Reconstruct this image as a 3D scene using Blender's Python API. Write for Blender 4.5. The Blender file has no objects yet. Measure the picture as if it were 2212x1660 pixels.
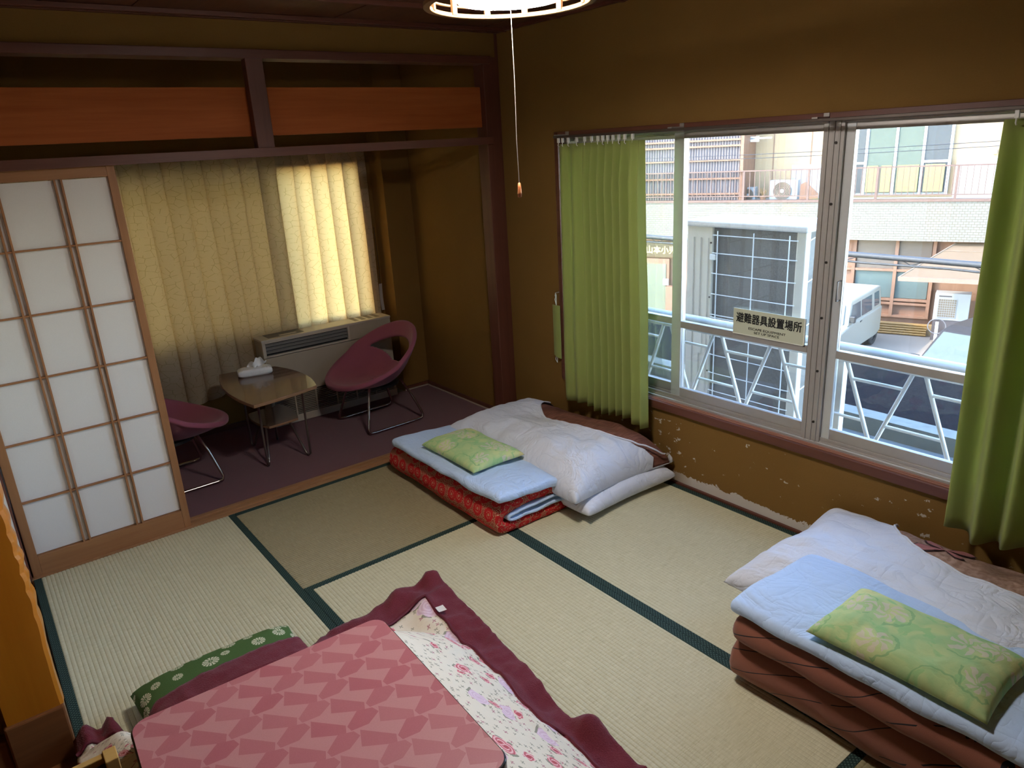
import bpy, bmesh, math, random
from mathutils import Vector, Matrix, noise
random.seed(7)
S = bpy.context.scene
C = S.collection
PI = math.pi

# ------------------------------------------------------------------ camera
cd = bpy.data.cameras.new('camera'); cam = bpy.data.objects.new('camera', cd); C.objects.link(cam)
cd.sensor_fit = 'HORIZONTAL'; cd.sensor_width = 36.0
cd.lens = 1568.669 / 2212 * 36.0
cd.clip_start = 0.02; cd.clip_end = 300
cam.location = (-2.7831, -3.6430, 1.7620)
cam.rotation_mode = 'XYZ'
cam.rotation_euler = (math.radians(71.7137), math.radians(3.0857), math.radians(-37.8744))
S.camera = cam

# ------------------------------------------------------------------ world, sun, exposure
W = bpy.data.worlds.new('world'); S.world = W; W.use_nodes = True
wn = W.node_tree; wn.nodes.clear()
sky = wn.nodes.new('ShaderNodeTexSky'); sky.sky_type = 'NISHITA'
sky.sun_disc = False; sky.sun_elevation = math.radians(42); sky.sun_rotation = math.radians(-56)
sky.air_density = 1.0; sky.dust_density = 0.7; sky.ozone_density = 2.5
bg = wn.nodes.new('ShaderNodeBackground'); bg.inputs['Strength'].default_value = 2.6
wo = wn.nodes.new('ShaderNodeOutputWorld')
wn.links.new(sky.outputs['Color'], bg.inputs['Color']); wn.links.new(bg.outputs[0], wo.inputs[0])

sl = bpy.data.lights.new('sun', 'SUN'); sl.energy = 6.0; sl.angle = math.radians(0.6); sl.color = (1.0, 0.85, 0.60)
so = bpy.data.objects.new('sun', sl); C.objects.link(so); so.location = (-6, 14, 12)
so.rotation_euler = Vector((0.62, -0.42, -0.66)).to_track_quat('-Z', 'Y').to_euler()

def portal(name, loc, rot, sx, sy):
    l = bpy.data.lights.new(name, 'AREA'); l.shape = 'RECTANGLE'; l.size = sx; l.size_y = sy
    l.cycles.is_portal = True
    o = bpy.data.objects.new(name, l); C.objects.link(o); o.location = loc; o.rotation_euler = rot
portal('window_portal', (0.17, -2.12, 1.12), (0, math.radians(90), 0), 1.34, 3.25)
portal('alcove_portal', (-1.35, 1.46, 1.2), (math.radians(-90), 0, 0), 2.1, 1.2)

S.view_settings.view_transform = 'Standard'; S.view_settings.look = 'None'
S.view_settings.gamma = 1.0; S.view_settings.use_curve_mapping = False
S.view_settings.exposure = 0.2
S.cycles.use_denoising = True
S.cycles.max_bounces = 7; S.cycles.diffuse_bounces = 4; S.cycles.glossy_bounces = 3; S.cycles.transmission_bounces = 4; S.cycles.transparent_max_bounces = 12
S.cycles.use_adaptive_sampling = True; S.cycles.adaptive_threshold = 0.10; S.cycles.adaptive_min_samples = 12
S.cycles.sample_clamp_indirect = 6.0
S.cycles.caustics_reflective = False; S.cycles.caustics_refractive = False

# ------------------------------------------------------------------ mesh helpers
class MB:
    def __init__(s): s.v = []; s.f = []; s.uv = []; s.m = []
    def add(s, vs, fs, uvs=None, mi=0):
        b = len(s.v); s.v += [tuple(p) for p in vs]
        for k, f in enumerate(fs):
            s.f.append([i + b for i in f]); s.m.append(mi)
            s.uv.append(uvs[k] if uvs else [(0, 0)] * len(f))
        return s
    def box(s, x0, x1, y0, y1, z0, z1, mi=0):
        x0, x1 = min(x0, x1), max(x0, x1); y0, y1 = min(y0, y1), max(y0, y1); z0, z1 = min(z0, z1), max(z0, z1)
        return s.add([(x0,y0,z0),(x1,y0,z0),(x1,y1,z0),(x0,y1,z0),(x0,y0,z1),(x1,y0,z1),(x1,y1,z1),(x0,y1,z1)],
              [(0,3,2,1),(4,5,6,7),(0,1,5,4),(1,2,6,5),(2,3,7,6),(3,0,4,7)], mi=mi)
    def hexa(s, p, mi=0):   # 8 points: bottom ring, top ring
        return s.add(p, [(0,3,2,1),(4,5,6,7),(0,1,5,4),(1,2,6,5),(2,3,7,6),(3,0,4,7)], mi=mi)
    def bar(s, a, b, w, h, up=(0, 0, 1)):   # square bar from a to b
        a, b = Vector(a), Vector(b); d = (b - a).normalized(); u = Vector(up)
        if abs(d.dot(u)) > .98: u = Vector((1, 0, 0))
        x = d.cross(u).normalized() * w / 2; y = x.cross(d).normalized() * h / 2
        return s.hexa([a-x-y, a+x-y, b+x-y, b-x-y, a-x+y, a+x+y, b+x+y, b-x+y])
    def tube(s, pts, r, n=8, closed=False, cap=True):
        pts = [Vector(p) for p in pts]; m = len(pts); vs = []; fs = []
        rs = r if isinstance(r, (list, tuple)) else [r] * m
        prev = None
        for i, p in enumerate(pts):
            a = pts[(i - 1) % m] if (closed or i > 0) else p
            b = pts[(i + 1) % m] if (closed or i < m - 1) else p
            d = (b - a).normalized()
            if prev is None:
                u = Vector((0, 0, 1)) if abs(d.z) < .9 else Vector((1, 0, 0))
            else: u = prev
            u = (u - d * u.dot(d)).normalized(); w = d.cross(u); prev = u
            for k in range(n):
                t = 2 * PI * k / n; vs.append(p + (u * math.cos(t) + w * math.sin(t)) * rs[i])
        for i in range(m if closed else m - 1):
            j = (i + 1) % m
            for k in range(n):
                l = (k + 1) % n; fs.append((i*n+k, j*n+k, j*n+l, i*n+l)[::-1])
        if cap and not closed:
            fs.append(tuple(range(n))); fs.append(tuple((m-1)*n + k for k in reversed(range(n))))
        return s.add(vs, fs)
    def lathe(s, prof, n=32, c=(0, 0), closed=False):   # prof: (r,z)
        vs = []; fs = []; m = len(prof)
        for r, z in prof:
            for k in range(n):
                t = 2*PI*k/n; vs.append((c[0]+r*math.cos(t), c[1]+r*math.sin(t), z))
        for i in range(m if closed else m-1):
            j = (i+1) % m
            for k in range(n):
                l = (k+1) % n; fs.append((i*n+k, i*n+l, j*n+l, j*n+k))
        return s.add(vs, fs)
    def prism(s, poly, z0, z1, fn=None):   # poly (x,y) extruded in z, fn maps the point
        n = len(poly); vs = [(x, y, z0) for x, y in poly] + [(x, y, z1) for x, y in poly]
        if fn: vs = [fn(*p) for p in vs]
        fs = [tuple(reversed(range(n))), tuple(range(n, 2*n))] + [(i, (i+1) % n, n+(i+1) % n, n+i) for i in range(n)]
        return s.add(vs, fs)
    def grid(s, fn, nu, nv, uvfn=None, keep=None, closed_u=False):   # fn(u,v) in 0..1
        vs = []; fs = []; uvs = []
        for j in range(nv + 1):
            for i in range(nu + (0 if closed_u else 1)): vs.append(fn(i / nu, j / nv))
        w = nu if closed_u else nu + 1
        for j in range(nv):
            for i in range(nu):
                if keep and not keep((i+.5)/nu, (j+.5)/nv): continue
                k = (i+1) % w
                fs.append((j*w+i, j*w+k, (j+1)*w+k, (j+1)*w+i))
                if uvfn: uvs.append([uvfn(a/nu, b/nv) for a, b in ((i,j),(i+1,j),(i+1,j+1),(i,j+1))])
        return s.add(vs, fs, uvs if uvfn else None)

def obj(name, mb, mat, parent=None, smooth=False, bevel=0, seg=2, loc=None, rot=None, solid=0, subsurf=0, off=-1, autos=None):
    me = bpy.data.meshes.new(name)
    me.from_pydata(mb.v, [], mb.f)
    uvl = me.uv_layers.new(name='UVMap'); flat = [c for f in mb.uv for p in f for c in p]
    uvl.data.foreach_set('uv', flat)
    mats = mat if isinstance(mat, (list, tuple)) else [mat]
    for m in mats: me.materials.append(m)
    if len(mats) > 1: me.polygons.foreach_set('material_index', mb.m)
    if smooth: me.polygons.foreach_set('use_smooth', [True] * len(me.polygons))
    me.validate(); me.update()
    o = bpy.data.objects.new(name, me); C.objects.link(o)
    if parent: o.parent = parent
    if loc: o.location = loc
    if rot: o.rotation_euler = rot
    if solid:
        m = o.modifiers.new('solid', 'SOLIDIFY'); m.thickness = solid; m.offset = off
    if bevel:
        m = o.modifiers.new('bevel', 'BEVEL'); m.width = bevel; m.segments = seg; m.limit_method = 'ANGLE'
    if subsurf:
        m = o.modifiers.new('sub', 'SUBSURF'); m.levels = subsurf; m.render_levels = subsurf
    return o

def tag(o, label, cat, group=None):
    o['label'] = label; o['category'] = cat
    if group: o['group'] = group
    return o
def struct(o):
    o['kind'] = 'structure'; return o
def thing(name, label, cat, loc=(0, 0, 0), rz=0, group=None):
    o = bpy.data.objects.new(name, None); C.objects.link(o); o.empty_display_size = .1
    o.location = loc; o.rotation_euler = (0, 0, rz)
    return tag(o, label, cat, group)
def emp(name, loc=(0, 0, 0), rz=0):
    o = bpy.data.objects.new(name, None); C.objects.link(o); o.empty_display_size = .1
    o.location = loc; o.rotation_euler = (0, 0, rz); return o
def shared(name, src, parent, loc=(0, 0, 0), rot=(0, 0, 0)):   # a copy that shares mesh data
    o = src.copy(); o.name = name; C.objects.link(o); o.parent = parent; o.location = loc; o.rotation_euler = rot
    return o
def B(*a): return MB().box(*a)
def nz(x, y, z=0): return noise.noise(Vector((x, y, z)))
def sst(a, b, x):
    t = max(0, min(1, (x - a) / (b - a))); return t * t * (3 - 2 * t)
def lerp(a, b, t): return a + (b - a) * t
def interp(tab, x):
    if x <= tab[0][0]: return tab[0][1]
    for (a, p), (b, q) in zip(tab, tab[1:]):
        if x <= b: return p + (q - p) * (x - a) / (b - a)
    return tab[-1][1]

# ------------------------------------------------------------------ materials
class NT:
    def __init__(s, name):
        s.mat = bpy.data.materials.new(name); s.mat.use_nodes = True; s.t = s.mat.node_tree; s.t.nodes.clear()
        s.out = s.t.nodes.new('ShaderNodeOutputMaterial')
    def n(s, typ, ins=None, out=0, **props):
        nd = s.t.nodes.new('ShaderNode' + typ)
        for k, v in props.items(): setattr(nd, k, v)
        for k, v in (ins or {}).items(): s.set(nd.inputs[k], v)
        return nd.outputs[out] if out is not None else nd
    def set(s, sock, v):
        if isinstance(v, bpy.types.NodeSocket): s.t.links.new(v, sock)
        else:
            if sock.type == 'RGBA' and len(v) == 3: v = (*v, 1)
            sock.default_value = v
    def math(s, op, a, b=0.0, c=0.0, clamp=False):
        return s.n('Math', {0: a, 1: b, 2: c}, operation=op, use_clamp=clamp)
    def mix(s, f, a, b):
        nd = s.t.nodes.new('ShaderNodeMix'); nd.data_type = 'RGBA'; nd.clamp_factor = True
        s.set(nd.inputs[0], f); s.set(nd.inputs[6], a); s.set(nd.inputs[7], b); return nd.outputs[2]
    def ramp(s, f, stops):
        nd = s.t.nodes.new('ShaderNodeValToRGB'); s.set(nd.inputs[0], f); cr = nd.color_ramp
        while len(cr.elements) < len(stops): cr.elements.new(.5)
        for e, (p, c) in zip(cr.elements, stops): e.position = p; e.color = (*c, 1) if len(c) == 3 else c
        return nd.outputs[0]
    def band(s, x, a, b, soft=.01):   # 0 below a, 1 above b
        nd = s.t.nodes.new('ShaderNodeMapRange'); s.set(nd.inputs[0], x); nd.inputs[1].default_value = a; nd.inputs[2].default_value = b
        nd.clamp = True; return nd.outputs[0]
    def co(s, kind='Object', scale=(1, 1, 1), rot=(0, 0, 0), loc=(0, 0, 0)):
        return s.n('Mapping', {'Vector': s.n('TexCoord', out=None).outputs[kind], 'Scale': scale, 'Rotation': rot, 'Location': loc})
    def noise(s, vec, scale, detail=3, rough=.5, out=0, dist=0):
        return s.n('TexNoise', {'Vector': vec, 'Scale': scale, 'Detail': detail, 'Roughness': rough, 'Distortion': dist}, out=out)
    def bump(s, h, strength=.3, dist=.01):
        return s.n('Bump', {'Height': h, 'Strength': strength, 'Distance': dist})
    def pr(s, color, rough=.6, bump=None, metal=0, spec=.5, **kw):
        ins = {'Base Color': color, 'Roughness': rough, 'Metallic': metal, 'Specular IOR Level': spec}
        ins.update(kw)
        if bump is not None: ins['Normal'] = bump
        return s.n('BsdfPrincipled', ins)
    def done(s, sh): s.t.links.new(sh, s.out.inputs[0]); return s.mat

_mc = {}
def plain(name, color, rough=.6, metal=0, spec=.5, nscale=0, var=.12, bump=0, coat=0):
    if name in _mc: return _mc[name]
    m = NT(name); b = None; col = color
    if nscale:
        k = m.noise(m.co(), nscale, 4)
        col = m.mix(k, [c * (1 - var) for c in color], [min(1, c * (1 + var)) for c in color])
        if bump: b = m.bump(k, bump, .004)
    kw = {'Coat Weight': coat} if coat else {}
    _mc[name] = m.done(m.pr(col, rough, b, metal, spec, **kw)); return _mc[name]

def wood(name, c1, c2, axis='X', rough=.45, scale=1.0, spec=.4, coat=0):
    m = NT(name)
    sc = {'X': (1.2, 22, 22), 'Y': (22, 1.2, 22), 'Z': (22, 22, 1.2)}[axis]
    v = m.co('Object', tuple(k * scale for k in sc))
    n1 = m.noise(v, 1.0, 6, .6, dist=.6); n2 = m.noise(v, 4.0, 3)
    f = m.math('ADD', m.math('MULTIPLY', n1, .75), m.math('MULTIPLY', n2, .25))
    col = m.mix(m.band(f, .3, .7), c1, c2)
    kw = {'Coat Weight': coat} if coat else {}
    return m.done(m.pr(col, rough, m.bump(f, .12, .003), 0, spec, **kw))

DARK = (.095, .030, .018); DARK2 = (.15, .050, .030)
m_wdx = wood('dark_wood_x', DARK, DARK2, 'X'); m_wdy = wood('dark_wood_y', DARK, DARK2, 'Y'); m_wdz = wood('dark_wood_z', DARK, DARK2, 'Z')
m_redx = wood('red_board', (.40, .095, .022), (.54, .15, .042), 'X', .6, 1.0, .15)
m_shx = wood('door_wood_x', (.27, .115, .045), (.37, .17, .072), 'X'); m_shz = wood('door_wood_z', (.27, .115, .045), (.37, .17, .072), 'Z')
m_sill = wood('sill_wood', (.30, .12, .075), (.40, .18, .12), 'Y', .5)
m_thr = wood('threshold_wood', (.30, .145, .06), (.42, .21, .10), 'X')
m_ceil = wood('ceiling_wood', (.085, .032, .016), (.15, .056, .026), 'Y', .5, .6)
m_toko = wood('orange_pillar_wood', (.42, .125, .006), (.58, .20, .014), 'Z', .35, .5, .5, .3)
m_tokod = wood('worn_dark_block_wood', (.13, .045, .016), (.24, .09, .03), 'X', .35, .6)

def m_plaster():
    m = NT('mustard_plaster'); v = m.co()
    n1 = m.noise(v, 2.2, 4); n2 = m.noise(v, 160, 3); sp = m.noise(v, 900, 1)
    col = m.mix(n1, (.205, .108, .028), (.26, .142, .040))
    col = m.mix(m.math('MULTIPLY', n2, .35), col, (.18, .09, .02))
    return m.done(m.pr(col, .9, m.bump(m.math('ADD', n2, sp), .25, .003), spec=.15))
M_PL = m_plaster()
def m_plaster_worn():   # the wall under the window: chipped paint flakes and a peeled foot
    m = NT('worn_mustard_plaster'); v = m.co()
    n1 = m.noise(v, 2.2, 4); n2 = m.noise(v, 160, 3)
    col = m.mix(n1, (.205, .108, .028), (.26, .142, .040))
    col = m.mix(m.math('MULTIPLY', n2, .35), col, (.18, .09, .02))
    sep = m.n('SeparateXYZ', {0: v}, out=None)
    y, z = sep.outputs[1], sep.outputs[2]
    edge = m.noise(m.co('Object', (1, 7, 7)), 1.6, 6, .7)
    foot = m.math('LESS_THAN', z, m.math('ADD', m.math('MULTIPLY', edge, .13), -.012))
    yr = m.math('MULTIPLY', m.band(y, -2.38, -2.25), m.band(y, -1.28, -1.45))
    foot = m.math('MULTIPLY', foot, yr)
    ch = m.noise(m.co('Object', (1, 1, 1.6)), 16, 5, .62)
    area = m.noise(v, 2.6, 2)
    thr = m.math('ADD', .80, m.math('MULTIPLY', area, -.27))
    chips = m.math('MULTIPLY', m.math('GREATER_THAN', ch, thr), m.math('LESS_THAN', z, .36))
    f = m.math('MAXIMUM', foot, m.math('MULTIPLY', chips, .8))
    col = m.mix(f, col, (.62, .56, .50))
    return m.done(m.pr(col, .9, m.bump(n2, .25, .003), spec=.15))
M_PLW = m_plaster_worn()

def m_tatami(axis, c1=(.49, .445, .275), c2=(.69, .65, .47)):
    m = NT('tatami_rush_' + axis)
    v = m.co('Object', (1, 1, 1))
    fine = m.noise(m.co('Object', (18, 330, 1) if axis == 'y' else (330, 18, 1)), 1, 2)     # rushes run across the mat
    big = m.noise(v, 1.7, 4); mid = m.noise(v, 60, 3)
    col = m.mix(m.band(fine, .25, .75), c1, c2)
    col = m.mix(m.math('MULTIPLY', m.band(big, .35, .7), .5), col, [.5 * (p + q) * 1.02 for p, q in zip(c1, c2)])
    col = m.mix(m.math('MULTIPLY', m.band(mid, .55, .8), .35), col, [p * .8 for p in c1])
    return m.done(m.pr(col, .55, m.bump(m.math('ADD', fine, mid), .35, .003), spec=.3))
M_TY = m_tatami('y'); M_TX = m_tatami('x', (.25, .20, .10), (.38, .32, .19))  # x mats darker: the rush's view-dependent sheen is put into the base colour
def m_heri():
    m = NT('green_brocade_border'); v = m.co('UV', (1, 1, 1), (0, 0, PI / 4))
    vo = m.n('TexVoronoi', {'Vector': v, 'Scale': 105, 'Randomness': 0.0}, out=0, feature='F1', distance='CHEBYCHEV', voronoi_dimensions='2D')
    f = m.math('LESS_THAN', vo, .27)
    g = m.math('MULTIPLY', m.math('GREATER_THAN', vo, .36), m.math('LESS_THAN', vo, .42))
    col = m.mix(f, (.008, .020, .018), (.065, .110, .092)); col = m.mix(g, col, (.016, .042, .035))
    return m.done(m.pr(col, .7, spec=.25))
M_HERI = m_heri()

def m_carpet():
    m = NT('plum_carpet'); v = m.co(); a = m.noise(v, 420, 2); b = m.noise(v, 5, 3)
    col = m.mix(m.band(a, .3, .7), (.095, .017, .027), (.23, .053, .066)); col = m.mix(m.math('MULTIPLY', b, .3), col, (.12, .03, .05))
    return m.done(m.pr(col, .95, m.bump(a, .8, .006), spec=.1, **{'Sheen Weight': .2}))
M_CARPET = m_carpet()

def m_cloth(name, c1, c2, scale=500, transl=0, rough=.9, bumpk=.2, crease=0, tcol=None):
    m = NT(name); v = m.co(); a = m.noise(v, scale, 2)
    col = m.mix(a, c1, c2); h = a
    if crease:
        n1 = m.noise(m.co('Object', (1.0, .55, .6)), crease, 3, .5, dist=1.6); n2 = m.noise(m.co('Object', (.5, 1.1, .6), (0, 0, .5)), crease * 1.7, 2, .5, dist=1.0)
        rg = lambda n: m.math('POWER', m.math('MULTIPLY', m.math('ABSOLUTE', m.math('SUBTRACT', n, .5)), 2.0), .6)
        cr = m.math('ADD', rg(n1), m.math('MULTIPLY', rg(n2), .5)); b = m.bump(cr, .45, .016)
    else: b = m.bump(h, bumpk, .003)
    sh = m.pr(col, rough, b, spec=.2, **{'Sheen Weight': .15})
    if transl:
        tr = m.n('BsdfTranslucent', {'Color': tcol or c2}); sh = m.n('MixShader', {0: transl, 1: sh, 2: tr})
    return m.done(sh)
M_WHITE = m_cloth('white_sheet', (.50, .64, .88), (.56, .71, .95), 300, crease=7)
M_COVER = m_cloth('white_cover', (.68, .71, .80), (.76, .78, .86), 300, crease=8)
M_PLUM = m_cloth('plum_upholstery', (.235, .058, .090), (.33, .092, .130), 700)
M_GREEN = m_cloth('green_curtain', (.34, .38, .105), (.40, .45, .135), 900, .22, .75, tcol=(.50, .55, .16))
M_FLEECE = m_cloth('burgundy_fleece', (.115, .012, .020), (.20, .030, .042), 260, bumpk=.9)

def m_alcove_curtain():
    m = NT('beige_geometric_curtain'); v = m.co('UV')
    vo = m.n('TexVoronoi', {'Vector': v, 'Scale': 25, 'Randomness': .9}, feature='DISTANCE_TO_EDGE', voronoi_dimensions='2D')
    ln = m.math('MULTIPLY', m.math('LESS_THAN', vo, .024), m.band(m.noise(v, 30, 1), .40, .52))
    wv = m.noise(m.co('UV', (350, 350, 1)), 1, 2)
    col = m.mix(wv, (.50, .42, .29), (.66, .57, .43)); col = m.mix(ln, col, (.36, .28, .17))
    a = m.pr(col, .9, m.bump(wv, .3, .003), spec=.15)
    t = m.n('BsdfTranslucent', {'Color': m.mix(ln, (.82, .53, .20), (.60, .37, .11))})
    return m.done(m.n('MixShader', {0: .46, 1: a, 2: t}))
M_ACUR = m_alcove_curtain()

def m_paper():
    m = NT('shoji_paper'); n = m.noise(m.co(), 260, 4)
    col = m.mix(n, (.84, .79, .76), (.92, .88, .85))
    a = m.pr(col, .8, m.bump(n, .1, .002), spec=.2); t = m.n('BsdfTranslucent', {'Color': (.8, .78, .74)})
    return m.done(m.n('MixShader', {0: .25, 1: a, 2: t}))
M_PAPER = m_paper()

def m_glass(name='window_glass', tint=(.97, .985, .975), dust=.02, rough=0.0):
    m = NT(name)
    fr = m.n('Fresnel', {'IOR': 1.45}); gl = m.n('BsdfGlossy', {'Color': (1, 1, 1), 'Roughness': rough})
    tr = m.n('BsdfTransparent', {'Color': tint}); sh = m.n('MixShader', {0: m.math('MULTIPLY', fr, .7), 1: tr, 2: gl})
    if dust:
        n = m.noise(m.co(), 240, 2); sp = m.math('MULTIPLY', m.band(n, .76, .80), .30)
        sh = m.n('MixShader', {0: m.math('ADD', sp, dust), 1: sh, 2: m.n('BsdfDiffuse', {'Color': (.8, .8, .8)})})
    return m.done(sh)
M_GLASS = m_glass()
M_ALU = plain('anodised_aluminium', (.50, .46, .43), .38, .55, nscale=40, var=.05)
M_ALUL = plain('bright_aluminium', (.72, .72, .72), .32, .6, nscale=40, var=.04)
M_WPAINT = plain('white_paint_steel', (.76, .79, .80), .45, nscale=30, var=.06)
M_CHROME = plain('dull_chrome', (.55, .50, .46), .22, 1.0)
M_BLACK = plain('black_plastic', (.012, .011, .011), .4)
M_DKGAP = plain('dark_gap', (.01, .009, .008), .8)
# ------------------------------------------------------------------ floor: tatami mats
ZC = 2.383                                     # ceiling height
XL, XA, XB = -2.826, -1.920, -0.9586
floor = struct(obj('floor', B(-3.75, 0.02, -3.95, 0.0, -.09, -.045), plain('sub_floor', (.12, .09, .06), .9)))
def mat_mesh(w, l, axis):      # w across the ridges, l along them; ridged rush surface
    mb = MB(); he = .030; n = int((w - 2 * he) / .0158); prof = []
    for i in range(n + 1):
        c = he + (w - 2 * he) * i / n; prof.append((c, -.0022))
        if i < n:
            d = (w - 2 * he) / n
            prof += [(c + d * .22, .0), (c + d * .55, .0008), (c + d * .85, .0)]
    vs = []; fs = []
    for t in (0, l):
        for c, z in prof: vs.append((c, t, z) if axis == 'y' else (t, c, z))
    k = len(prof)
    for i in range(k - 1):
        f = (i, i + 1, k + i + 1, k + i); fs.append(f if axis == 'y' else f[::-1])
    mb.add(vs, fs)
    if axis == 'y': mb.box(0, w, 0, l, -.045, -.003)
    else: mb.box(0, l, 0, w, -.045, -.003)
    return mb
def border_mesh(l, axis, he=.030):
    mb = MB()
    f = lambda u, v: ((he * u, l * v, .0012) if axis == 'y' else (l * u, he * v, .0012))
    uvf = lambda u, v: ((he * u, l * v) if axis == 'y' else (he * v, l * u))
    mb.grid(f, 1, 1, uvf)
    if axis == 'y': mb.box(.0, he, 0, l, -.02, .001)
    else: mb.box(0, l, .0, he, -.02, .001)
    return mb
def tatami(x0, y0, x1, y1, axis):
    g = .0012; x0 += g; x1 -= g; y0 += g; y1 -= g
    w, l = ((x1 - x0), (y1 - y0)) if axis == 'y' else ((y1 - y0), (x1 - x0))
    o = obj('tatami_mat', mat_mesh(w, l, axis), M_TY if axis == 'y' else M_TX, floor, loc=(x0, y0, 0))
    bm = border_mesh(l, axis)
    b1 = obj('border', bm, M_HERI, o)
    shared('border', b1, o, (w - .030, 0, 0) if axis == 'y' else (0, w - .030, 0))
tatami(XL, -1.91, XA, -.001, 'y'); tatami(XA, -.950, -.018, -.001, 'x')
tatami(XA, -2.862, XB, -.950, 'y'); tatami(XB, -2.862, -.018, -.950, 'y')
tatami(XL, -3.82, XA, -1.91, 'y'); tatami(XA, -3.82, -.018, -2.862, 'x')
struct(obj('baseboard_right', B(-.017, .0, -3.82, 0.02, -.02, .010), m_wdy, bevel=.002))

# ------------------------------------------------------------------ walls
WB, WT = .405, 1.800          # window opening bottom / top
WY0, WY1 = -.475, -3.74       # window opening ends in y
wr = MB()
wr.box(0, .14, WY0, 1.50, -.1, 2.9); wr.box(0, .14, WY1, -4.05, -.1, 2.9)
wr.box(0, .14, WY1, WY0, WT, 2.9)
wall_right = struct(obj('wall_right', wr, M_PL))
struct(obj('wall_right_apron', B(0, .14, WY1, WY0, -.1, WB), M_PLW))
struct(obj('wall_alcove_right', B(-.022, .0, .13, 1.14, -.02, 2.38), M_PL))
column = struct(obj('wall_alcove_column', B(-.240, .0, 1.136, 1.50, -.02, 2.38), M_PL))
# alcove rear wall with its window hole
AY = 1.32; AW0, AW1, AZ0, AZ1 = -2.55, -.36, .60, 1.735
wb = MB()
wb.box(-3.2, AW0, AY, AY + .12, -.02, 2.5); wb.box(AW1, -.20, AY, AY + .12, -.02, 2.5)
wb.box(AW0, AW1, AY, AY + .12, -.02, AZ0); wb.box(AW0, AW1, AY, AY + .12, AZ1, 2.5)
struct(obj('wall_back', wb, M_PL))
struct(obj('wall_left', MB().box(-2.95, -2.836, -1.20, 1.45, -.1, 2.45), plain('pale_side_wall', (.62, .56, .50), .8, nscale=30)))
struct(obj('wall_tokonoma', MB().box(-3.75, -2.95, -1.26, -1.14, -.1, 2.45).box(-3.87, -3.75, -4.05, -1.14, -.1, 2.45), M_PL))
struct(obj('wall_front', MB().box(-3.87, .14, -4.05, -3.93, -.1, 2.45), M_PL))
# ceiling: boards with battens
ceil = struct(obj('ceiling', B(-3.87, .14, -4.05, 1.5, ZC + .03, ZC + .30), plain('roof_void', (.03, .02, .015), .9)))
xb = -3.75; i = 0
while xb < 0:
    x1 = min(xb + .45, 0.0)
    obj('ceiling_board', B(xb + .0015, x1 - .0015, -3.93, .02, ZC + .004 + .002 * (i % 2), ZC + .03), m_ceil, ceil)
    xb = x1; i += 1
for k in range(9):
    yb = -3.75 + k * .46
    obj('batten', B(-3.75, 0, yb, yb + .022, ZC - .016, ZC + .005), m_wdx, ceil, bevel=.003)
obj('alcove_ceiling_panel', B(-2.84, -.02, .12, AY, 2.36, 2.38), m_ceil, ceil)
struct(obj('trim_cornice_back', B(-2.84, 0, -.012, .05, ZC - .014, ZC + .03), m_wdx, bevel=.003))
struct(obj('trim_cornice_right', B(-.03, 0, -3.93, .0, ZC - .012, ZC + .03), m_wdy, bevel=.003))
# small wall above the transom, beams, strut, board
struct(obj('wall_transom', B(-2.84, -.030, .018, .105, 2.245, ZC + .02), M_PL))
struct(obj('trim_upper_beam', B(-2.84, -.075, -.004, .118, 2.207, 2.247), m_wdx, bevel=.003))
struct(obj('trim_strut', B(-1.489, -1.405, .008, .062, 1.808, 2.210), m_wdz, bevel=.003))
struct(obj('trim_transom_board', B(-2.84, -.06, .070, .092, 1.866, 2.088), m_redx, bevel=.002))
lint = MB().box(-2.84, -.09, -.004, .018, 1.768, 1.810).box(-2.84, -.09, .052, .062, 1.768, 1.810).box(-2.84, -.09, .096, .118, 1.768, 1.810)
lint.box(-2.84, -.09, .0, .118, 1.785, 1.808)
struct(obj('trim_lintel', lint, m_wdx, bevel=.0015))
struct(obj('trim_corner_post', B(-.112, -.0, .026, .125, -.02, ZC + .01), m_wdz, bevel=.004))
struct(obj('trim_left_post', B(-2.95, -2.828, .0, .125, -.02, ZC), m_wdz, bevel=.004))
# threshold with two sliding grooves
th = MB().box(-2.84, -.11, .0, .118, -.04, -.004)
for a, b in ((.0, .022), (.048, .066), (.092, .118)): th.box(-2.84, -.11, a, b, -.006, .003)
struct(obj('trim_threshold', th, m_thr, bevel=.001))
# alcove floor + carpet
struct(obj('floor_alcove', B(-2.84, .0, .115, AY + .02, -.06, -.012), plain('sub_floor', (.12, .09, .06), .9)))
cp = MB().grid(lambda u, v: (-2.835 + 2.795 * u, .119 + (1.118 - .119 + (.17 if u < .90 else 0)) * v, .003 * nz(u * 9, v * 4) - .001), 40, 14)
tag(obj('carpet', cp, M_CARPET, solid=.010), 'plum wall-to-wall carpet covering the alcove floor', 'carpet')
bb = MB().box(-2.83, -.24, 1.302, AY, -.01, .028).box(-.24, -.022, 1.120, 1.137, -.01, .028).box(-.040, -.022, .125, 1.137, -.01, .028)
struct(obj('baseboard_alcove', bb, m_wdx, bevel=.002))
bw = MB().box(-.245, -.045, 1.108, 1.119, -.005, .007).box(-.050, -.041, .125, 1.115, -.005, .007)
struct(obj('trim_carpet_strip', bw, plain('pale_carpet_strip', (.45, .36, .30), .5)))

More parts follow.
